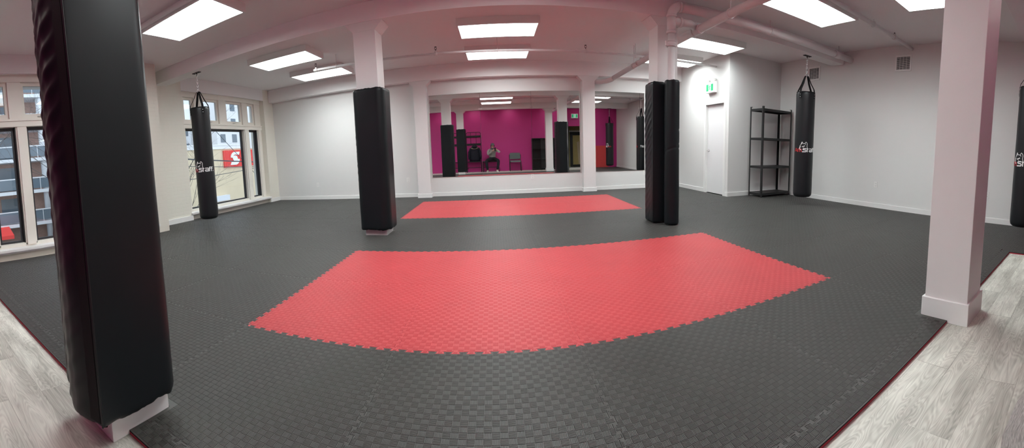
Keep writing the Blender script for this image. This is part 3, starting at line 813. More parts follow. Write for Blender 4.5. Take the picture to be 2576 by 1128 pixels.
bm = BM(); tube(bm, [(DPX, YB, dz(YB)), (DPX, 6.45, dz(6.45))], .052, 20); obj('run', bm, M_pipe, t)
bm = BM(); tube(bm, [(DPX, 6.43, dz(6.43)), (DPX - .01, 6.62, dz(6.6) - .01), (DPX - .08, 6.74, 2.60), (DPX - .22, 6.80, 2.585), (3.95, 6.80, 2.58)], .056, 18); obj('elbow', bm, M_pipe, t)
for y in (.6, 1.95, 5.15):
    bm = BM(); ringband(bm, (DPX, y, dz(y)), (0, 1, 0), .060, .028)
    if not (2.7 < y < 3.1): tube(bm, [(DPX, y, dz(y) + .05), (DPX, y, CEIL)], .006, 8)
    obj('hanger', bm, M_pipe, t)
for y, w_ in ((2.66, .05), (2.82, .05), (4.93, .04)):
    bm = BM(); ringband(bm, (DPX, y, dz(y)), (0, 1, 0), .063, w_); obj('coupling', bm, M_pipe, t)
def sprinkler(label, p0, p1, r, heads, hangers, up=True, drop=None):
    t = thing('sprinkler_pipe', label, 'pipe', p0, 'painted pipes under the ceiling')
    p0, p1 = Vector(p0), Vector(p1)
    bm = BM(); tube(bm, [p0, p1], r, 14); obj('run', bm, M_pipe, t)
    for x in heads:
        p = p0 + (p1 - p0) * ((x - p0.x) / (p1.x - p0.x))
        bm = BM(); ringband(bm, p, p1 - p0, r * 1.35, .055); tube(bm, [p, p + Vector((0, 0, .055))], r * .75, 10); o = obj('outlet', bm, M_pipe, t)
        bm = BM(); z = p.z + .055
        tube(bm, [(p.x, p.y, z), (p.x, p.y, z + .018)], .010, 8)
        for s in (-1, 1): tube(bm, [(p.x + s * .008, p.y, z + .015), (p.x + s * .018, p.y, z + .035), (p.x + s * .006, p.y, z + .062)], .004, 6)
        tube(bm, [(p.x, p.y, z + .06), (p.x, p.y, z + .066)], .020, 12)
        h = obj('sprinkler_head', bm, M_blackmetal, t); h['label'] = 'black upright sprinkler head'
    for x in hangers:
        p = p0 + (p1 - p0) * ((x - p0.x) / (p1.x - p0.x))
        bm = BM(); d = (p1 - p0).normalized(); u, w = frame_of(d)
        tube(bm, [p + (u * math.cos(2 * PI * k / 16) + w * math.sin(2 * PI * k / 16)) * (r + .012) for k in range(16)], .005, 6, closed=True)
        tube(bm, [p + Vector((0, 0, r + .012)), (p.x, p.y, CEIL)], .004, 6)
        obj('hanger', bm, M_pipe, t)
sprinkler('thin sprinkler pipe crossing in front of the lights nearest the mirrors', (-1.76, 4.75, 2.80), (XD, 5.10, 2.80), .022, (-1.71, .60, 3.30, 5.2), (-1.28, 1.69, 4.3))
sprinkler('thin sprinkler pipe crossing before the middle beam to the right wall', (-3.65, 1.07, 2.955), (XR, 1.27, 2.955), .030, (7.02, 3.0, -.4), (-2.33, 1.0, 6.36))

# ------------------------------------------------------------------ heavy bags
def glyph_strokes():
    """the lettering and the dog's head as 2D strokes, in metres: (colour, width, points)"""
    W, Rd = 'w', 'r'
    out = []
    def a(c, w, *p): out.append((c, w, p))
    h = .062
    # red A m
    a(Rd, .014, (-.172, 0), (-.142, h), (-.128, h), (-.100, 0)); a(Rd, .012, (-.155, .022), (-.118, .022))
    a(Rd, .014, (-.088, 0), (-.088, h * .82), (-.030, h * .82), (-.016, h * .7), (-.016, 0)); a(Rd, .014, (-.052, 0), (-.052, h * .80))
    # white S t a f f .
    a(W, .016, (.074, h + .002), (.024, h + .002), (.010, h - .012), (.018, .042), (.064, .036), (.074, .024), (.066, .006), (-.002, .004))
    a(W, .016, (.094, h + .012), (.094, .0)); a(W, .013, (.080, .058), (.118, .058))
    a(W, .014, (.132, .060), (.182, .060), (.190, .050), (.190, .006), (.142, .006), (.130, .018), (.140, .030), (.186, .030))
    a(W, .015, (.210, .0), (.210, .068), (.222, h + .012), (.240, h + .012)); a(W, .012, (.202, .048), (.234, .048))
    a(W, .015, (.252, .0), (.252, .068), (.264, h + .012), (.282, h + .012)); a(W, .012, (.244, .048), (.278, .048))
    a(W, .012, (.296, .0), (.296, .012))
    # dog's head: ears, brow, eye, cheek, jaw
    a(W, .020, (-.022, .148), (-.012, .172)); a(W, .010, (-.030, .140), (-.008, .184), (.004, .160), (.050, .156), (.060, .142))
    a(W, .010, (.048, .158), (.056, .176), (.066, .182), (.084, .166), (.090, .150), (.086, .112), (.096, .090))
    a(W, .009, (-.028, .142), (-.046, .124), (-.052, .108))
    a(W, .018, (-.050, .104), (-.040, .114)); a(W, .009, (-.050, .096), (-.030, .118))
    a(W, .016, (-.008, .108), (.026, .116), (.046, .124))
    a(W, .020, (-.050, .082), (-.054, .062), (-.044, .044)); a(W, .014, (-.050, .044), (-.022, .040))
    a(W, .006, (.012, .088), (.024, .080))
    return out
GLY = glyph_strokes()
def logo(bm, which, r, ang0, z0, scale=1.0):
    for c, w, pts in GLY:
        if max(p[1] for p in pts) > .10 and c == 'w': pts = [(p[0], .062 + (p[1] - .080) * 1.2) for p in pts]; w *= .8
        if c != which: continue
        P = []
        for p, q in zip(pts, pts[1:]):
            p, q = Vector(p) * scale, Vector(q) * scale; m = max(1, int((q - p).length / .006))
            for k in range(m): P.append(p + (q - p) * k / m)
        P.append(Vector(pts[-1]) * scale)
        prev = None
        for k, p in enumerate(P):
            d = (P[min(k + 1, len(P) - 1)] - P[max(0, k - 1)]).normalized(); n = Vector((-d.y, d.x)) * w * scale / 2
            row = []
            for e in (1, -1):
                s = p + n * e; ang = ang0 + s.x / r
                row.append((ang, z0 + s.y))
            cur = []
            for rr in (r + .0012, r + .0004):
                for ang, z in row: cur.append(bm.verts.new((rr * math.cos(ang), rr * math.sin(ang), z)))
            if prev:
                bm.faces.new((prev[0], cur[0], cur[1], prev[1])); bm.faces.new((prev[2], prev[3], cur[3], cur[2]))
                bm.faces.new((prev[0], prev[2], cur[2], cur[0])); bm.faces.new((prev[1], cur[1], cur[3], prev[3]))
            else: bm.faces.new((cur[0], cur[1], cur[3], cur[2]))
            prev = cur
        bm.faces.new((prev[1], prev[0], prev[2], prev[3]))
def heavy_bag(x, y, r, zt, zb, label, logo_ang, strap_ang, ztop=B2Z, zring=2.42):
    """logo_ang: world angle of the left edge of the S"""
    t = thing('heavy_bag', label, 'punching bag', (x, y, ztop), 'hanging black heavy bags', local=True)
    H = zt - zb; o = lambda z: z - ztop
    prof = [(0, o(zb)), (r * .55, o(zb) + .002), (r * .80, o(zb) + .010), (r * .94, o(zb) + .032), (r * .99, o(zb) + .065), (r, o(zb) + .10)]
    prof += [(r * (1 + .006 * math.sin(k * 1.9)), o(zb) + .10 + (H - .16) * k / 14) for k in range(1, 15)]
    prof += [(r * .995, o(zt) - .04), (r * .97, o(zt) - .02), (r * .95, o(zt) - .014), (r * .93, o(zt) - .03), (0, o(zt) - .035)]
    bm = BM(); lathe(bm, prof, n=48); body = obj('bag_body', bm, M_vinyl, t)
    bm = BM(); tube(bm, [(r * .955 * math.cos(2 * PI * k / 40), r * .955 * math.sin(2 * PI * k / 40), o(zt) - .012) for k in range(40)], .006, 6, closed=True); obj('rim', bm, M_strap, body)
    for k in range(4):
        a = strap_ang + k * PI / 2; ca, sa = math.cos(a), math.sin(a); w = .021
        path = [(r + .004, o(zt) - .135), (r + .005, o(zt) - .02), (r * .96, o(zt) + .035), (r * .55, o(zt) + .15), (.040, o(zring) - .02), (.026, o(zring))]
        bm = BM(); prev = None
        for q, (rr, z) in enumerate(path):
            ww = w if q < 4 else w * .8
            if q == 0: ww = w * 1.05
            cur = []
            for dr in (.003, 0):
                for e in (-1, 1): cur.append(bm.verts.new(((rr + dr) * ca - e * ww * sa, (rr + dr) * sa + e * ww * ca, z)))
            if prev:
                for i, j in ((0, 1), (1, 3), (3, 2), (2, 0)): bm.faces.new((prev[i], prev[j], cur[j], cur[i]))
            else: bm.faces.new((cur[0], cur[1], cur[3], cur[2]))
            prev = cur
        bm.faces.new((prev[0], prev[2], prev[3], prev[1]))
        s = obj('strap', bm, M_strap, t)
        for z in (o(zt) - .06, o(zt) - .105):
            bm = BM(); tube(bm, [((r + .006) * ca, (r + .006) * sa, z), ((r + .011) * ca, (r + .011) * sa, z)], .006, 10); obj('rivet', bm, M_chrome, s)
    for k in range(4):
        a = strap_ang + k * PI / 2; bm = BM()
        tube(bm, [(.018 * math.cos(a) + .016 * math.cos(2 * PI * q / 12) * math.cos(a), .018 * math.sin(a) + .016 * math.cos(2 * PI * q / 12) * math.sin(a), o(zring) + .008 + .018 * math.sin(2 * PI * q / 12)) for q in range(12)], .0035, 6, closed=True)
        obj('ring', bm, M_chrome, t)
    bm = BM(); n = 9; top = -.03; bot = o(zring) + .022; pitch = (top - bot) / n
    for k in range(n):
        zc = bot + (k + .5) * pitch; hl = pitch * .5 + .006; wl = .0115
        a = (k % 2) * PI / 2 + .5
        tube(bm, [(wl * math.cos(2 * PI * q / 14) * math.cos(a), wl * math.cos(2 * PI * q / 14) * math.sin(a), zc + hl * math.sin(2 * PI * q / 14)) for q in range(14)], .0038, 6, closed=True)
    obj('chain', bm, M_chrome, t)
    bm = BM(); box(bm, -.085, .085, -.03, .03, -.010, 0); tube(bm, [(0, 0, -.010), (0, 0, -.024)], .016, 12)
    for sx in (-.06, .06): tube(bm, [(sx, 0, -.010), (sx, 0, -.018)], .012, 6)
    tube(bm, [(.014 * math.cos(2 * PI * q / 12), 0, -.034 + .014 * math.sin(2 * PI * q / 12)) for q in range(12)], .004, 6, closed=True)
    obj('ceiling_mount', bm, M_blackmetal, t)
    for la in logo_ang:
        for which, m, nm in (('w', M_white, 'white_lettering'), ('r', M_red, 'red_lettering')):
            bm = BM(); logo(bm, which, r * 1.006, la, o(1.01)); obj(nm, bm, m, body)
    return t
def toward(x, y):     # world angle from (x,y) to the camera
    return math.atan2(CAMP.y - y, CAMP.x - x)
a = toward(6.79, 2.95); heavy_bag(6.79, 2.95, .178, 2.125, .155, 'black heavy bag hanging beside the black shelving unit', (a - math.radians(9), a - math.radians(9) + PI), a - math.radians(33))
a = toward(-3.16, 2.95); heavy_bag(-3.16, 2.95, .170, 2.165, .15, 'black heavy bag hanging in front of the windows', (a - math.radians(43), a - math.radians(43) + PI), a + math.radians(18), zring=2.45)
a = toward(6.85, -1.075); heavy_bag(6.85, -1.075, .178, 2.125, .15, 'black heavy bag cut off at the right edge, behind the bare column', (a - math.radians(48), a - math.radians(48) + PI * .75), a)

# ------------------------------------------------------------------ black shelving unit
t = thing('shelving_unit', 'black metal shelving unit with four bare shelves in the alcove', 'shelf', (6.745, 4.10, 0), rot=math.radians(3.5), local=True)
SW, SD, SH = .905, .40, 1.925
def post(px, py, sx, sy):
    bm = BM(); w, th = .038, .0022
    x = (px, px + sx * w); y = (py, py + sy * w)
    box(bm, min(x), max(x), min(py, py + sy * th), max(py, py + sy * th), 0.002, SH); box(bm, min(px, px + sx * th), max(px, px + sx * th), min(y), max(y), 0.002, SH)
    box(bm, min(x), max(x), min(y), max(y), 0.0, .006); box(bm, min(x) , max(x), min(y), max(y), SH, SH + .008)
    tube(bm, [(px - sx * .006, py + sy * .02, 1.45), (px, py + sy * .02, 1.45)], .008, 8)
    obj('post', bm, M_blackmetal, t)
for px, py, sx, sy in ((0, 0, 1, 1), (SW, 0, -1, 1), (0, SD, 1, -1), (SW, SD, -1, -1)): post(px, py, sx, sy)
for z in (1.885, 1.27, .665, .085):
    bm = BM(); box(bm, .003, SW - .003, .003, SD - .003, z - .010, z)
    for (a, b, c, dd) in ((.0025, SW - .0025, .0025, .016), (.0025, SW - .0025, SD - .016, SD - .0025), (.0025, .016, .016, SD - .016), (SW - .016, SW - .0025, .016, SD - .016)): box(bm, a, b, c, dd, z - .045, z + .003)
    obj('shelf', bm, M_blackmetal, t)

# ------------------------------------------------------------------ exit signs, vents, outlets
def exit_sign(label, loc, rot, lamps):
    """local frame: face looks along -y, x to the viewer's right"""
    t = thing('exit_sign', label, 'exit sign', loc, 'green running man exit signs', rot=rot, local=True)
    w, h, dp = .34, .225, .085
    bm = BM(); box(bm, -w / 2, w / 2, 0, dp, -h / 2, h / 2); bevel(bm, .008, 2); obj('housing', bm, M_plastic, t)
    bm = BM(); box(bm, -w / 2 + .03, w / 2 - .03, -.003, .001, -.078, .082); f = obj('lit_face', bm, M_signwhite, t)
    for s in (-1, 1):
        bm = BM(); box(bm, s * .095 - .042, s * .095 + .042, -.005, -.002, -.070, .074); obj('green_panel', bm, M_signgreen, f)
    bm = BM(); y = -.004       # running figure leaving through the door
    tube(bm, [(.006, y, .050), (.006, y - .002, .050)], .011, 10)
    def limb(*p):
        tube(bm, [(a, y, b) for a, b in p], .0055, 6)
    limb((.002, .034), (-.004, .010), (-.006, -.006)); limb((.002, .032), (.020, .022), (.030, .030)); limb((.0, .032), (-.018, .020), (-.026, .004))
    limb((-.006, -.006), (.014, -.022), (.010, -.052)); limb((-.006, -.006), (-.012, -.030), (-.034, -.036))
    obj('running_figure', bm, M_signgreen, f)
    if lamps:
        for s in (-1, 1):
            bm = BM(); tube(bm, [(s * .13, dp * .6, h / 2 - .002), (s * .13, dp * .6, h / 2 + .03)], .010, 8)
            lo = [(s * .13, dp * .6 - .035, h / 2 + .045), (s * .13, dp * .6 + .03, h / 2 + .058)]
            tube(bm, lo, [.036, .022], 16); obj('lamp_head', bm, M_plastic, t)
exit_sign('lit green exit sign above the white door', (XD - .085, 5.225, 2.36), -PI / 2, True)
exit_sign('lit green exit sign above the corridor opening, seen in the mirror', (5.52, YB + .085, 2.56), PI, False)
def vent(y, z, label):
    t = thing('wall_vent', label, 'vent', (XR, y, z), 'white air vents on the right wall')
    w = .168; h = .145; bm = BM(); x = XR - .016
    for (a, b, c, dd) in ((-w, w, h - .03, h), (-w, w, -h, -h + .03), (-w, -w + .032, -h + .03, h - .03), (w - .032, w, -h + .03, h - .03)): box(bm, x, XR, y + a, y + b, z + c, z + dd)
    bevel(bm, .003, 1); obj('vent_frame', bm, M_trim, t)
    bm = BM(); box(bm, XR - .004, XR - .001, y - w + .03, y + w - .03, z - h + .028, z + h - .028); obj('backing', bm, M_dark, t)
    bm = BM(); n = 14
    for k in range(n):
        zc = z - h + .036 + (2 * h - .072) * k / (n - 1)
        v = [bm.verts.new(p) for p in ((x + .002, y - w + .03, zc - .004), (x + .002, y + w - .03, zc - .004), (XR - .005, y + w - .03, zc + .003), (XR - .005, y - w + .03, zc + .003))]
        bm.faces.new(v)
        v2 = [bm.verts.new((q.co.x, q.co.y, q.co.z + .0025)) for q in v]; bm.faces.new(v2[::-1])
        for i in range(4): bm.faces.new((v[i], v[(i + 1) % 4], v2[(i + 1) % 4], v2[i]))
    for k in (-.4, 0, .4): box(bm, x + .001, x + .004, y + k * w - .003, y + k * w + .003, z - h + .03, z + h - .03)
    obj('louvre', bm, M_trim, t)
vent(3.57, 2.68, 'white louvred vent on the right wall, behind the bag by the shelving')
vent(1.43, 2.71, 'white louvred vent on the right wall, beside the bare column')
def outlet(loc, nrm, label, switch=False):
    """nrm: 'y' faces -y, 'x' faces -x"""
    t = thing('wall_outlet', label, 'outlet', loc, 'white wall outlets', rot=0 if nrm == 'y' else -PI / 2, local=True)
    bm = BM(); box(bm, -.036, .036, -.007, 0, -.058, .058); bevel(bm, .003, 2); obj('plate', bm, M_plastic, t)
    for z in (-.021, .021):
        bm = BM(); box(bm, -.017, .017, -.0095, -.006, z - .015, z + .015); s = obj('socket', bm, M_trim, t)
        for x in (-.007, .007):
            bm = BM(); box(bm, x - .0014, x + .0014, -.0102, -.009, z - .004, z + .007); obj('slot', bm, M_dark, s)
        bm = BM(); box(bm, -.002, .002, -.0102, -.009, z - .011, z - .007); obj('slot', bm, M_dark, s)
outlet((-2.96, YF, .385), 'y', 'white outlet low on the far wall, left of the padded column')
outlet((-.525, YF, .415), 'y', 'white outlet low on the far wall, beside the left half column')
outlet((2.447, YF - .0, .39), 'y', 'white outlet low under the middle mirrors')
outlet((5.27, YF, .39), 'y', 'white outlet low under the mirrors, left of the pipe column')
outlet((XR, 1.88, .445), 'x', 'white outlet low on the right wall, left of the bare column')
outlet((XR, -.31, .465), 'x', 'white outlet low on the right wall, right of the bare column')
outlet((XR, 4.22, .36), 'x', 'white outlet low on the right wall, behind the hanging bag and shelving')

# ------------------------------------------------------------------ along the magenta wall behind the camera (seen in the mirrors)
def hall_tree(x0, label):
    x1 = x0 + .70; ya, yb = YB + .03, YB + .36
    t = thing('hall_tree', label, 'coat rack', (x0 + .35, YB + .2, FZ), 'black hall trees with benches')
    bm = BM()
    arch = [(x0, ya, FZ), (x0, ya, 1.82)] + [(x0 + .08 - .08 * math.cos(a), ya, 1.82 + .08 * math.sin(a)) for a in [PI / 2 * k / 5 for k in range(1, 6)]]
    arch += [(x1 - .08 + .08 * math.sin(a), ya, 1.82 + .08 * math.cos(a)) for a in [PI / 2 * k / 5 for k in range(0, 6)]] + [(x1, ya, FZ)]
    tube(bm, arch, .012, 10)
    for x in (x0 + .22, x1 - .22): tube(bm, [(x, ya, 1.30), (x, ya, 1.90)], .008, 8)
    obj('frame', bm, M_blackmetal, t)
    for z in (1.70, 1.32):
        bm = BM(); box(bm, x0, x1, ya - .008, ya + .022, z - .045, z + .045); r = obj('rail', bm, M_blackmetal, t)
        for k in range(4):
            xx = x0 + .1 + k * .166; bm = BM(); tube(bm, [(xx, ya + .02, z), (xx, ya + .06, z - .012), (xx, ya + .075, z + .02)], .006, 8); obj('hook', bm, M_blackmetal, r)
    bm = BM(); box(bm, x0, x1, ya, yb, .465, .495); obj('seat', bm, M_blackmetal, t)
    bm = BM(); 
    for y in (ya + .02, ya + .11, ya + .2, ya + .3): tube(bm, [(x0, y, .20), (x1, y, .20)], .007, 8)
    obj('shoe_rack', bm, M_blackmetal, t)
    for x in (x0, x1):
        bm = BM(); tube(bm, [(x, yb - .02, FZ), (x, yb - .02, .465)], .012, 8); obj('leg', bm, M_blackmetal, t)
    return t
hall_tree(.205, 'black hall tree with a dark hooded coat on it, seen in the mirror')
hall_tree(-.62, 'black hall tree half hidden by padded columns, seen in the mirror')
t = thing('bench', 'low black bench the seated photographer sits on', 'bench', (1.38, YB + .2, FZ), None)
bm = BM(); box(bm, .97, 1.76, YB + .03, YB + .40, .445, .485); obj('seat', bm, M_blackmetal, t)
for x in (.99, 1.74):
    for y in (YB + .05, YB + .38):
        bm = BM(); tube(bm, [(x, y, FZ), (x, y, .445)], .014, 8); obj('leg', bm, M_blackmetal, t)
bm = BM()
for y in (YB + .08, YB + .2, YB + .32): tube(bm, [(.99, y, .19), (1.74, y, .19)], .007, 8)
obj('shoe_rack', bm, M_blackmetal, t)
# coat hung on the first hall tree
t = thing('coat', 'dark hooded coat with a pale fur trim hanging on the hall tree', 'coat', (.60, YB + .12, 1.3), None)
bm = BM()
rings = []
for z, w, dp, yo in ((.50, .27, .10, .13), (.62, .265, .10, .13), (.85, .245, .10, .13), (1.05, .235, .10, .13), (1.15, .215, .09, .125), (1.22, .13, .06, .12), (1.25, .06, .04, .115)):
    rings.append([bm.verts.new((.60 + w * math.cos(2 * PI * k / 28) + .012 * nz(k * .9, z * 4, 0), YB + yo + dp * math.sin(2 * PI * k / 28) + .012 * nz(k * .7, z * 3, 4), z)) for k in range(28)])
for a, b in zip(rings, rings[1:]):
    for k in range(28): bm.faces.new((a[k], a[(k + 1) % 28], b[(k + 1) % 28], b[k])).smooth = True
bm.faces.new(rings[0][::-1]); bm.faces.new(rings[-1]); obj('coat_body', bm, M_coat, t)
for s in (-1, 1):
    bm = BM(); tube(bm, [(.60 + s * .18, YB + .15, 1.14), (.60 + s * .255, YB + .18, .95), (.60 + s * .27, YB + .2, .74), (.60 + s * .265, YB + .21, .60)], [.05, .062, .056, .05], 14); obj('sleeve', bm, M_coat, t)
bm = BM(); lathe(bm, [(0, 1.10), (.10, 1.12), (.125, 1.20), (.09, 1.27), (0, 1.29)], (.60, YB + .19), 20); obj('hood', bm, M_coat, t)
bm = BM(); tube(bm, [(.60 + .17 * math.cos(a), YB + .26 - .02 * math.sin(a), 1.16 - .055 * math.sin(a)) for a in [PI * k / 12 for k in range(13)]], .032, 10); obj('fur_trim', bm, M_fur, t)
# guest chair
t = thing('guest_chair', 'grey padded guest chair on black legs against the magenta wall', 'chair', (2.53, -2.3, FZ), None)
bm = BM()
poly = rrect(2.275, 2.785, -2.50, -2.03, .05, 4); prism(bm, poly, .405, .475, 'z'); bevel(bm, .012, 2); obj('seat', bm, M_chairfab, t)
bm = BM(); prism(bm, rrect(2.275, 2.785, .54, .84, .05, 5), -2.53, -2.485, 'y'); bevel(bm, .010, 2); obj('backrest', bm, M_chairfab, t)
for x in (2.265, 2.795):
    bm = BM(); tube(bm, [(x, -2.02, FZ), (x, -2.05, .40), (x, -2.1, .425)], .012, 8); obj('leg', bm, M_blackmetal, t)
    bm = BM(); tube(bm, [(x, -2.50, FZ), (x, -2.48, .42), (x, -2.51, .75)], .012, 8); obj('leg', bm, M_blackmetal, t)
    bm = BM(); tube(bm, [(x, -2.05, .40), (x, -2.48, .41)], .011, 8); obj('side_rail', bm, M_blackmetal, t)
# dark cube shelving
t = thing('cube_shelf', 'low dark open shelving unit standing along the magenta wall', 'shelf', (3.95, YB + .16, FZ), None)
x0, x1, ya, yb, zt = 3.36, 4.66, YB + .01, YB + .31, 1.51
for x in (x0, (x0 * 2 + x1) / 3, (x0 + 2 * x1) / 3, x1 - .025):
    bm = BM(); box(bm, x, x + .025, ya, yb, FZ, zt - .025); obj('upright', bm, M_blackmetal, t)
bm = BM(); box(bm, x0 + .002, x1 - .002, YB + .003, YB + .0095, FZ, zt - .026); obj('back_panel', bm, M_blackmetal, t)
bm = BM(); box(bm, x0, x1, ya, yb, zt - .025, zt); obj('top', bm, M_blackmetal, t)
for z in (.03, .50, 1.0):
    for k in range(3):
        a = x0 + (x1 - x0) * k / 3; bm = BM(); box(bm, a + .0255, a + (x1 - x0) / 3 - (.0005 if k < 2 else .0255), ya, yb - .01, z, z + .02); obj('shelf', bm, M_blackmetal, t)
bm = BM(); box(bm, 6.55, 7.235, YB + .002, YB + .045, .002, 1.085); bevel(bm, .006, 2)
single('leaning_mat', bm, M_redpanel, 'orange red mat panel stood against the magenta wall behind the bag', 'mat panel', origin=(6.9, YB + .02, 0))
# emergency light on the back wall
t = thing('emergency_light', 'small white twin headed emergency light on the magenta wall', 'emergency light', (4.86, YB + .06, 2.55), None)
bm = BM(); box(bm, 4.80, 4.92, YB, YB + .05, 2.48, 2.60); obj('housing', bm, M_plastic, t)
for s in (-1, 1):
    bm = BM(); tube(bm, [(4.86 + s * .05, YB + .05, 2.57), (4.86 + s * .10, YB + .13, 2.55)], [.02, .045], 14); obj('lamp_head', bm, M_plastic, t)

# ------------------------------------------------------------------ the seated photographer (seen in the mirrors)
def skin(name, nodes_, edges, mat, parent, root=0, sub=1, extra=None):
    me = bpy.data.meshes.new(name); me.from_pydata([p[:3] for p in nodes_], edges, [])
    o = bpy.data.objects.new(name, me); COL.objects.link(o)
    m = o.modifiers.new('s', 'SKIN'); m.use_smooth_shade = True
    for k, p in enumerate(nodes_):
        rr = p[3]; v = me.skin_vertices[0].data[k]; v.radius = (rr, p[4] if len(p) > 4 else rr); v.use_root = (k == root)
    if sub: s = o.modifiers.new('d', 'SUBSURF'); s.levels = sub; s.render_levels = sub
    bpy.context.view_layer.update()
    me2 = bpy.data.meshes.new_from_object(o.evaluated_get(bpy.context.evaluated_depsgraph_get()))
    bpy.data.objects.remove(o)
    bm = BM(); bm.from_mesh(me2); bpy.data.meshes.remove(me2)
    if extra: extra(bm)
    for f in bm.faces: f.smooth = True
    return obj(name, bm, mat, parent)
PP = thing('person', 'seated person in grey knit hoodie and beanie holding up a phone', 'person', (1.44, -2.28, .49), None)
nd = [(1.44, -2.30, .61, .10, .085), (1.44, -2.27, .75, .095, .075), (1.45, -2.20, .93, .105, .075), (1.46, -2.155, 1.045, .075, .07), (1.465, -2.135, 1.115, .045), (1.468, -2.115, 1.19, .068, .075), (1.468, -2.125, 1.26, .068, .078),
      (1.60, -2.15, 1.02, .058), (1.675, -2.07, .985, .05), (1.800, -1.866, .900, .037), (1.738, -1.918, .952, .031), (1.665, -1.945, 1.01, .022),     # 7-11 right arm
      (1.31, -2.16, 1.02, .058), (1.25, -2.12, .98, .05), (1.245, -2.02, .80, .040), (1.37, -1.985, .90, .034), (1.50, -1.955, 1.0, .022),            # 12-16 left arm
      (1.53, -2.22, .59, .085), (1.72, -1.88, .515, .064), (1.70, -1.83, .30, .055), (1.65, -1.80, .07, .038), (1.68, -1.66, .022, .036),
      (1.35, -2.22, .59, .085), (1.16, -1.88, .515, .064), (1.17, -1.83, .30, .055), (1.21, -1.80, .07, .038), (1.18, -1.66, .022, .036)]
ed = [(0, 1), (1, 2), (2, 3), (3, 4), (4, 5), (5, 6), (2, 7), (7, 8), (8, 9), (9, 10), (10, 11), (2, 12), (12, 13), (13, 14), (14, 15), (15, 16), (0, 17), (17, 18), (18, 19), (19, 20), (20, 21), (0, 22), (22, 23), (23, 24), (24, 25), (25, 26)]
def face_bits(bm):
    def blob(c, r, sc=(1, 1, 1)):
        g = bmesh.ops.create_uvsphere(bm, u_segments=12, v_segments=8, radius=r)
        for v in g['verts']: v.co = Vector((v.co.x * sc[0] + c[0], v.co.y * sc[1] + c[1], v.co.z * sc[2] + c[2]))
    blob((1.468, -2.037, 1.195), .014, (.8, 1.2, 1.5)); blob((1.468, -2.052, 1.155), .018, (1.5, .6, .45)); blob((1.468, -2.062, 1.125), .030, (1.1, .8, .8))
    for s in (-1, 1): blob((1.468 + s * .072, -2.12, 1.20), .02, (.4, .8, 1.4)); blob((1.468 + s * .028, -2.055, 1.222), .014, (1.6, .6, .5))
    # palms and fingers wrapped round the phone
    for s, px in ((1, 1.640), (-1, 1.530)):
        g = bmesh.ops.create_uvsphere(bm, u_segments=14, v_segments=10, radius=.035)
        for v in g['verts']: v.co = Vector((px + s * .012 + v.co.x * .75, -1.950 + v.co.y * .55, 1.02 + v.co.z * 1.25))
        for k in range(4):
            z = 1.058 - k * .021; ln = (.92, 1.0, .95, .78)[k]
            tube(bm, [(px + s * .010, -1.945, z), (px + s * .002, -1.918, z + .004), (px - s * .010 * ln, -1.905, z + .004), (px - s * .026 * ln, -1.904, z + .001)], [.0095, .009, .008, .0065], 8)
        tube(bm, [(px + s * .012, -1.962, 1.0), (px - s * .004, -1.958, 1.035), (px - s * .022, -1.946, 1.062)], [.012, .0105, .008], 8)
body = skin('body', nd, ed, M_skin, PP, 0, 1, face_bits)
_m = body.modifiers.new('r', 'REMESH'); _m.mode = 'VOXEL'; _m.voxel_size = .0045; _m.use_smooth_shade = True
bpy.context.view_layer.update()
_me = bpy.data.meshes.new_from_object(body.evaluated_get(bpy.context.evaluated_depsgraph_get())); body.modifiers.clear(); body.data = _me; _me.name = 'body'
def grow(ix, g): return [tuple(nd[i][:3]) + tuple(r + g for r in nd[i][3:]) for i in ix]
sw = [0, 1, 2, 3, 7, 8, 9, 10, 12, 13, 14, 15]; mp = {i: k for k, i in enumerate(sw)}
se = [(mp[a], mp[b]) for a, b in ed if a in mp and b in mp]
sn = grow(sw, .016); sn[0] = (1.44, -2.29, .60, .165, .13); sn[1] = (1.44, -2.26, .76, .165, .125); sn[2] = (1.45, -2.19, .94, .165, .115); sn[3] = (1.46, -2.155, 1.045, .10, .085); sn[4] = (1.60, -2.15, 1.01, .088); sn[8] = (1.31, -2.16, 1.01, .088)
sn.append((1.695, -1.938, .985, .036)); se.append((mp[10], len(sn) - 1)); sn.append((1.45, -1.965, .965, .036)); se.append((mp[15], len(sn) - 1))
skin('sweater', sn, se, M_sweater, PP, 0, 2)
tr = [0, 17, 18, 19, 20, 22, 23, 24, 25]; mp = {i: k for k, i in enumerate(tr)}
tn = grow(tr, .014); tn[0] = (1.44, -2.30, .61, .14, .115)
tn.append((1.44, -2.29, .70, .13, .10))
skin('trousers', tn, [(mp[a], mp[b]) for a, b in ed if a in mp and b in mp] + [(0, len(tn) - 1)], M_trousers, PP, 0, 2)
for x, dx in ((1.65, .03), (1.21, -.03)):
    bm = BM(); tube(bm, [(x, -1.83, .03), (x, -1.80, .032), (x + dx * .5, -1.72, .024), (x + dx, -1.62, .018)], [.03, .046, .044, .032], 14)
    for v in bm.verts: v.co.z = max(FZ + .002, v.co.z)
    obj('sock', bm, M_shoe, PP)
bm = BM(); lathe(bm, [(.088, 1.235), (.090, 1.26), (.084, 1.262), (.082, 1.29), (.066, 1.322), (.03, 1.338), (0, 1.342)], (1.468, -2.122), 24); obj('beanie', bm, M_beanie, PP)
bm = BM()
tube(bm, [(1.468 + .083 * math.cos(a), -2.115 + .02 * math.sin(a) - .005, 1.185 + .095 * math.sin(a)) for a in [PI * (1.32 + 1.36 * -k / 14) for k in range(15)]], .018, 8)
tube(bm, [(1.468 + .085 * math.cos(2 * PI * k / 18), -2.13 + .07 * math.sin(2 * PI * k / 18), 1.075) for k in range(18)], .03, 8, closed=True)
obj('hood', bm, M_beanie, PP)
t = thing('phone', 'dark phone held up by the seated person in the mirror', 'phone', (1.585, -1.922, 1.05), None)
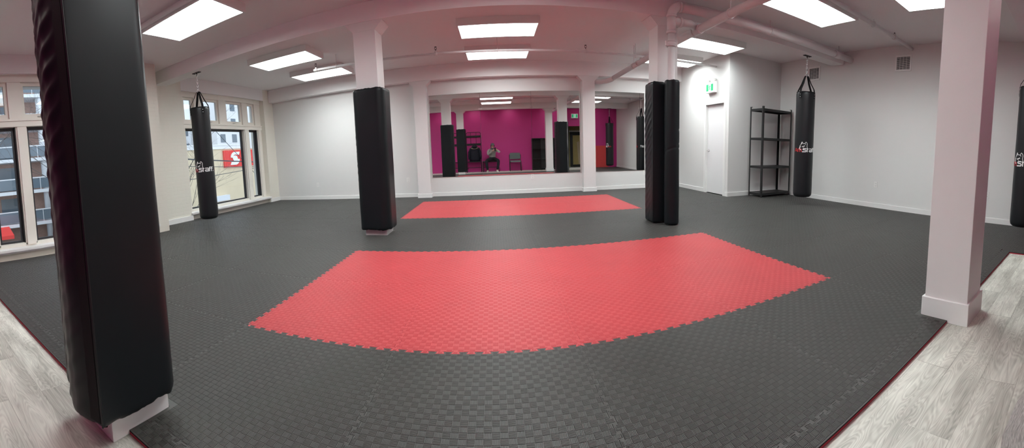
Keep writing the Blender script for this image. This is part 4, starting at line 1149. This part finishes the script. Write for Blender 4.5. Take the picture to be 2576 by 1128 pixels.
bm = BM(); prism(bm, rrect(1.548, 1.622, .972, 1.128, .010, 4), -1.930, -1.920, 'y'); obj('case', bm, M_phone, t)
bm = BM(); prism(bm, rrect(1.552, 1.585, 1.085, 1.122, .006, 4), -1.920, -1.9175, 'y'); obj('camera_bump', bm, M_lens, t)
bm = BM(); box(bm, 1.551, 1.619, -1.9312, -1.9298, .976, 1.124); obj('screen', bm, M_lens, t)

# ------------------------------------------------------------------ the street outside the windows
GZ = -4.2
bm = BM(); box(bm, -120, -4.75, -60, 120, GZ - .3, GZ); single('street', bm, M_asphalt, 'grey street surface below the windows', 'street', origin=(-20, 10, GZ)); bpy.data.objects['street']['kind'] = 'structure'
# beige building with a parapet
t = thing('beige_building', 'low beige rendered building across the street', 'building', (-20, 20, GZ), None)
bm = BM(); box(bm, -26, -18, 10.5, 34, GZ, 2.45); obj('wall', bm, M_beige, t)
bm = BM(); box(bm, -26.1, -17.9, 10.4, 34.1, 2.45, 2.72); box(bm, -26.2, -17.85, 10.35, 34.15, 2.72, 2.80); obj('parapet', bm, M_tower, t)
bm = BM(); box(bm, -18.0, -17.6, 18.6, 20.2, -1.55, -1.15); obj('canopy', bm, M_extwhite, t)
bm = BM(); box(bm, -18.0, -17.96, 14.6, 15.4, -2.6, -.4); obj('window', bm, M_glassdark, t)
bm = BM()
for z in (-.55, -2.0): box(bm, -18.0, -17.985, 10.5, 34, z - .02, z)
obj('reveal_line', bm, M_beige, t)
bm = BM(); box(bm, -18.0, -17.93, 24.25, 24.75, -.6, .25); o = obj('blue_notice', bm, simple('notice_blue', (.10, .42, .75), .5, .3), t)
# red corrugated sign with the white S emblem
t = thing('street_sign', 'red ribbed sign with a white S and globe emblem on the beige building', 'sign', (-17.9, 22, 1.65), None)
bm = BM(); sy0, sy1, sz0, sz1 = 20.2, 24.15, .98, 2.32
prof = []
n = 26
for k in range(n):
    a = sy0 + (sy1 - sy0) * k / n; w = (sy1 - sy0) / n
    prof += [(a, -17.80), (a + w * .55, -17.80), (a + w * .6, -17.86), (a + w * .95, -17.86)]
prof = [(-q, p) for p, q in prof]
P2 = [(-q, p) for q, p in prof]           # (x, y)
P2 = [(x, y) for x, y in P2] + [(-17.98, sy1), (-17.98, sy0)]
prism(bm, P2, sz0, sz1, 'z'); obj('panel', bm, M_signred, t)
bm = BM(); cy, cz = 21.45, 1.66
def poly_yz(pts, x0=-17.80, x1=-17.76): prism(bm, pts, x0, x1, 'x')
poly_yz([(cy + .30 * math.cos(2 * PI * k / 28), cz + .23 * math.sin(2 * PI * k / 28)) for k in range(28)])
obj('emblem_globe', bm, M_white, t); bm = BM()
def arc(c, rx, rz, a0, a1, n=14): return [(c[0] + rx * math.cos(a0 + (a1 - a0) * k / n), c[1] + rz * math.sin(a0 + (a1 - a0) * k / n)) for k in range(n + 1)]
up = arc((cy + .02, cz + .08), .56, .44, PI, PI * .52) + [(cy + .62, cz + .52), (cy + .50, cz + .27)] + arc((cy + .05, cz + .05), .33, .25, PI * .52, PI)
poly_yz(up); obj('emblem_swoosh', bm, M_white, t); bm = BM()
dn = arc((cy - .02, cz - .08), .56, .44, 0, -PI * .48) + [(cy - .62, cz - .52), (cy - .50, cz - .27)] + arc((cy - .05, cz - .05), .33, .25, -PI * .48, 0)
poly_yz(dn); obj('emblem_swoosh', bm, M_white, t)
# pale tower blocks
def tower(x, y0, y1, zt, label, nwy, nwz, mat, ph=.5, zb=4.0):
    t = thing('tower_block', label, 'building', (x, (y0 + y1) / 2, GZ), None)
    bm = BM(); box(bm, x - 12, x, y0, y1, GZ, zt); obj('wall', bm, mat, t)
    for a in range(nwy):
        for b in range(nwz):
            yy = y0 + (y1 - y0) * (a + ph) / nwy; zz = zt - 1.9 - 2.7 * b
            if zz < zb: continue
            bm = BM(); box(bm, x - .02, x + .04, yy - .62, yy + .62, zz - .7, zz + .7); obj('window', bm, M_glassdark, t)
tower(-40, 44.0, 56.0, 18.5, 'pale tower block with small square windows beyond the beige building', 4, 6, M_tower)
tower(-46, 36.0, 43.9, 9.5, 'lower bluish tower block left of the pale tower', 3, 3, M_extwhite)
# brick apartment block with white balconies
t = thing('brick_apartment_building', 'red brown brick apartment block with white balconies across the street', 'building', (-32, 2, GZ), None)
bm = BM(); box(bm, -42, -32, -30, 15, GZ, 16); obj('wall', bm, M_extbrick, t)
for z in (-2.28, .59, 3.45, 6.32, 9.2):
    bm = BM(); box(bm, -32, -30, -29, 14, z - .30, z); obj('balcony_slab', bm, M_extwhite, t)
    bm = BM(); box(bm, -30.05, -30.0, -29, 14, z + 1.02, z + 1.12)
    for k in range(22): box(bm, -30.04, -30.0, -29 + k * 2.04, -28.95 + k * 2.04, z, z + 1.02)
    r = obj('railing', bm, M_extwhite, t)
    bm = BM(); box(bm, -30.03, -30.015, -28.9, 13.9, z + .12, z + 1.0); obj('railing_panel', bm, M_glassdark, r)
    for k in range(9):
        y = -25 + k * 4.5; bm = BM(); box(bm, -32.02, -31.96, y, y + 1.9, z + .05, z + 2.2); obj('window', bm, M_glassdark, t)
for y in (-8, 1.5, 5.6, 10.5):
    bm = BM(); tube(bm, [(-30.5, y, GZ), (-30.5, y, 16)], .30, 16); obj('column', bm, M_extwhite, t)
bm = BM(); prism(bm, [(-30, -2.4), (-28.6, -3.0), (-28.6, -3.3), (-30, -3.3)], -4, 6.5, 'y'); obj('awning', bm, M_signred, t)
# bare street trees
def tree(x, y, h, label, seed, spread=.55):
    rnd = random.Random(seed); t = thing('bare_tree', label, 'tree', (x, y, GZ), 'bare street trees')
    bm = BM()
    tube(bm, [(x, y, GZ), (x + .05, y + .08, GZ + h * .28), (x - .05, y + .1, GZ + h * .5)], [.13, .10, .075], 8); obj('trunk', bm, M_bark, t)
    bm = BM()
    def grow_(p, d, ln, r, lv):
        pts = [p]; q = Vector(p); dd = Vector(d)
        for k in range(4):
            dd = (dd + Vector((rnd.uniform(-.25, .25), rnd.uniform(-.25, .25), rnd.uniform(-.10, .22)))).normalized(); q = q + dd * ln / 4; pts.append(q.copy())
        tube(bm, pts, [r * (1 - .16 * k) for k in range(5)], 5)
        if lv:
            for k in range(4 if lv > 1 else 3):
                i = rnd.randint(1, 4); e = (dd + Vector((rnd.uniform(-1, 1), rnd.uniform(-1, 1), rnd.uniform(-.5, .6)))).normalized()
                grow_(pts[i], e, ln * rnd.uniform(.5, .75), r * .5, lv - 1)
    for k in range(9):
        a = 2 * PI * k / 9 + rnd.uniform(-.3, .3); z = GZ + h * (.26 + .26 * rnd.random())
        grow_(Vector((x, y + .08, z)), Vector((math.cos(a) * spread * 1.5, math.sin(a) * spread * 1.5, .8)).normalized(), h * .30, .022, 3)
    obj('branches', bm, M_bark, t)
tree(-12.5, -.5, 12.0, 'bare tree in front of the brick apartment block', 3)
tree(-14.2, 5.6, 11.5, 'bare tree between the brick block and the beige building', 5)
tree(-13.2, 11.5, 9.5, 'bare tree behind the hanging bag outside the window', 8)
def cable(label, pts, r=.03):
    bm = BM(); tube(bm, pts, r, 6); single('street_cable', bm, M_cable, label, 'cable', 'overhead street cables', origin=pts[0])
def sag(a, b, s, n=14): return [(a[0] + (b[0] - a[0]) * k / n, a[1] + (b[1] - a[1]) * k / n, a[2] + (b[2] - a[2]) * k / n - s * math.sin(PI * k / n)) for k in range(n + 1)]
cable('thick street cable crossing the red sign', sag((-10, 6, 1.75), (-10, 22, .75), .1), .028)
cable('thin street cable just below the thick one', sag((-10.3, 6, 1.45), (-10.3, 22, .62), .12), .014)
cable('thin street cable low across the beige wall', sag((-9.7, 6, .55), (-9.7, 22, 1.45), .1), .014)
cable('steep slanting stay wire before the beige building', [(-9.4, 9.6, 3.1), (-9.4, 13.9, -.3)], .012)

# ------------------------------------------------------------------ daylight
w = bpy.data.worlds.new('overcast_sky'); S.world = w; w.use_nodes = True
nt = w.node_tree; bg = nt.nodes['Background']
tc = N(nt, 'TexCoord'); mp_ = N(nt, 'Mapping'); mp_.inputs['Scale'].default_value = (1.6, 1.6, 4.5); L(nt, tc.outputs['Generated'], mp_.inputs[0])
nn = N(nt, 'TexNoise'); nn.inputs['Scale'].default_value = 2.2; nn.inputs['Detail'].default_value = 6; L(nt, mp_.outputs[0], nn.inputs['Vector'])
cr = N(nt, 'ValToRGB'); e = cr.color_ramp.elements; e[0].position = .40; e[0].color = (.34, .44, .55, 1); e[1].position = .62; e[1].color = (.92, .95, 1.0, 1)
L(nt, nn.outputs['Fac'], cr.inputs[0]); L(nt, cr.outputs[0], bg.inputs[0]); bg.inputs[1].default_value = 2.4

bpy.context.view_layer.update()
for o in list(bpy.data.objects):
    for k in ('_w', '_local'):
        if k in o: del o[k]
# render settings that are not fixed by the renderer: light bounces
S.cycles.max_bounces = 10; S.cycles.diffuse_bounces = 6; S.cycles.glossy_bounces = 5; S.cycles.transparent_max_bounces = 12
S.cycles.sample_clamp_indirect = 8.0
S.cycles.caustics_reflective = False; S.cycles.caustics_refractive = False
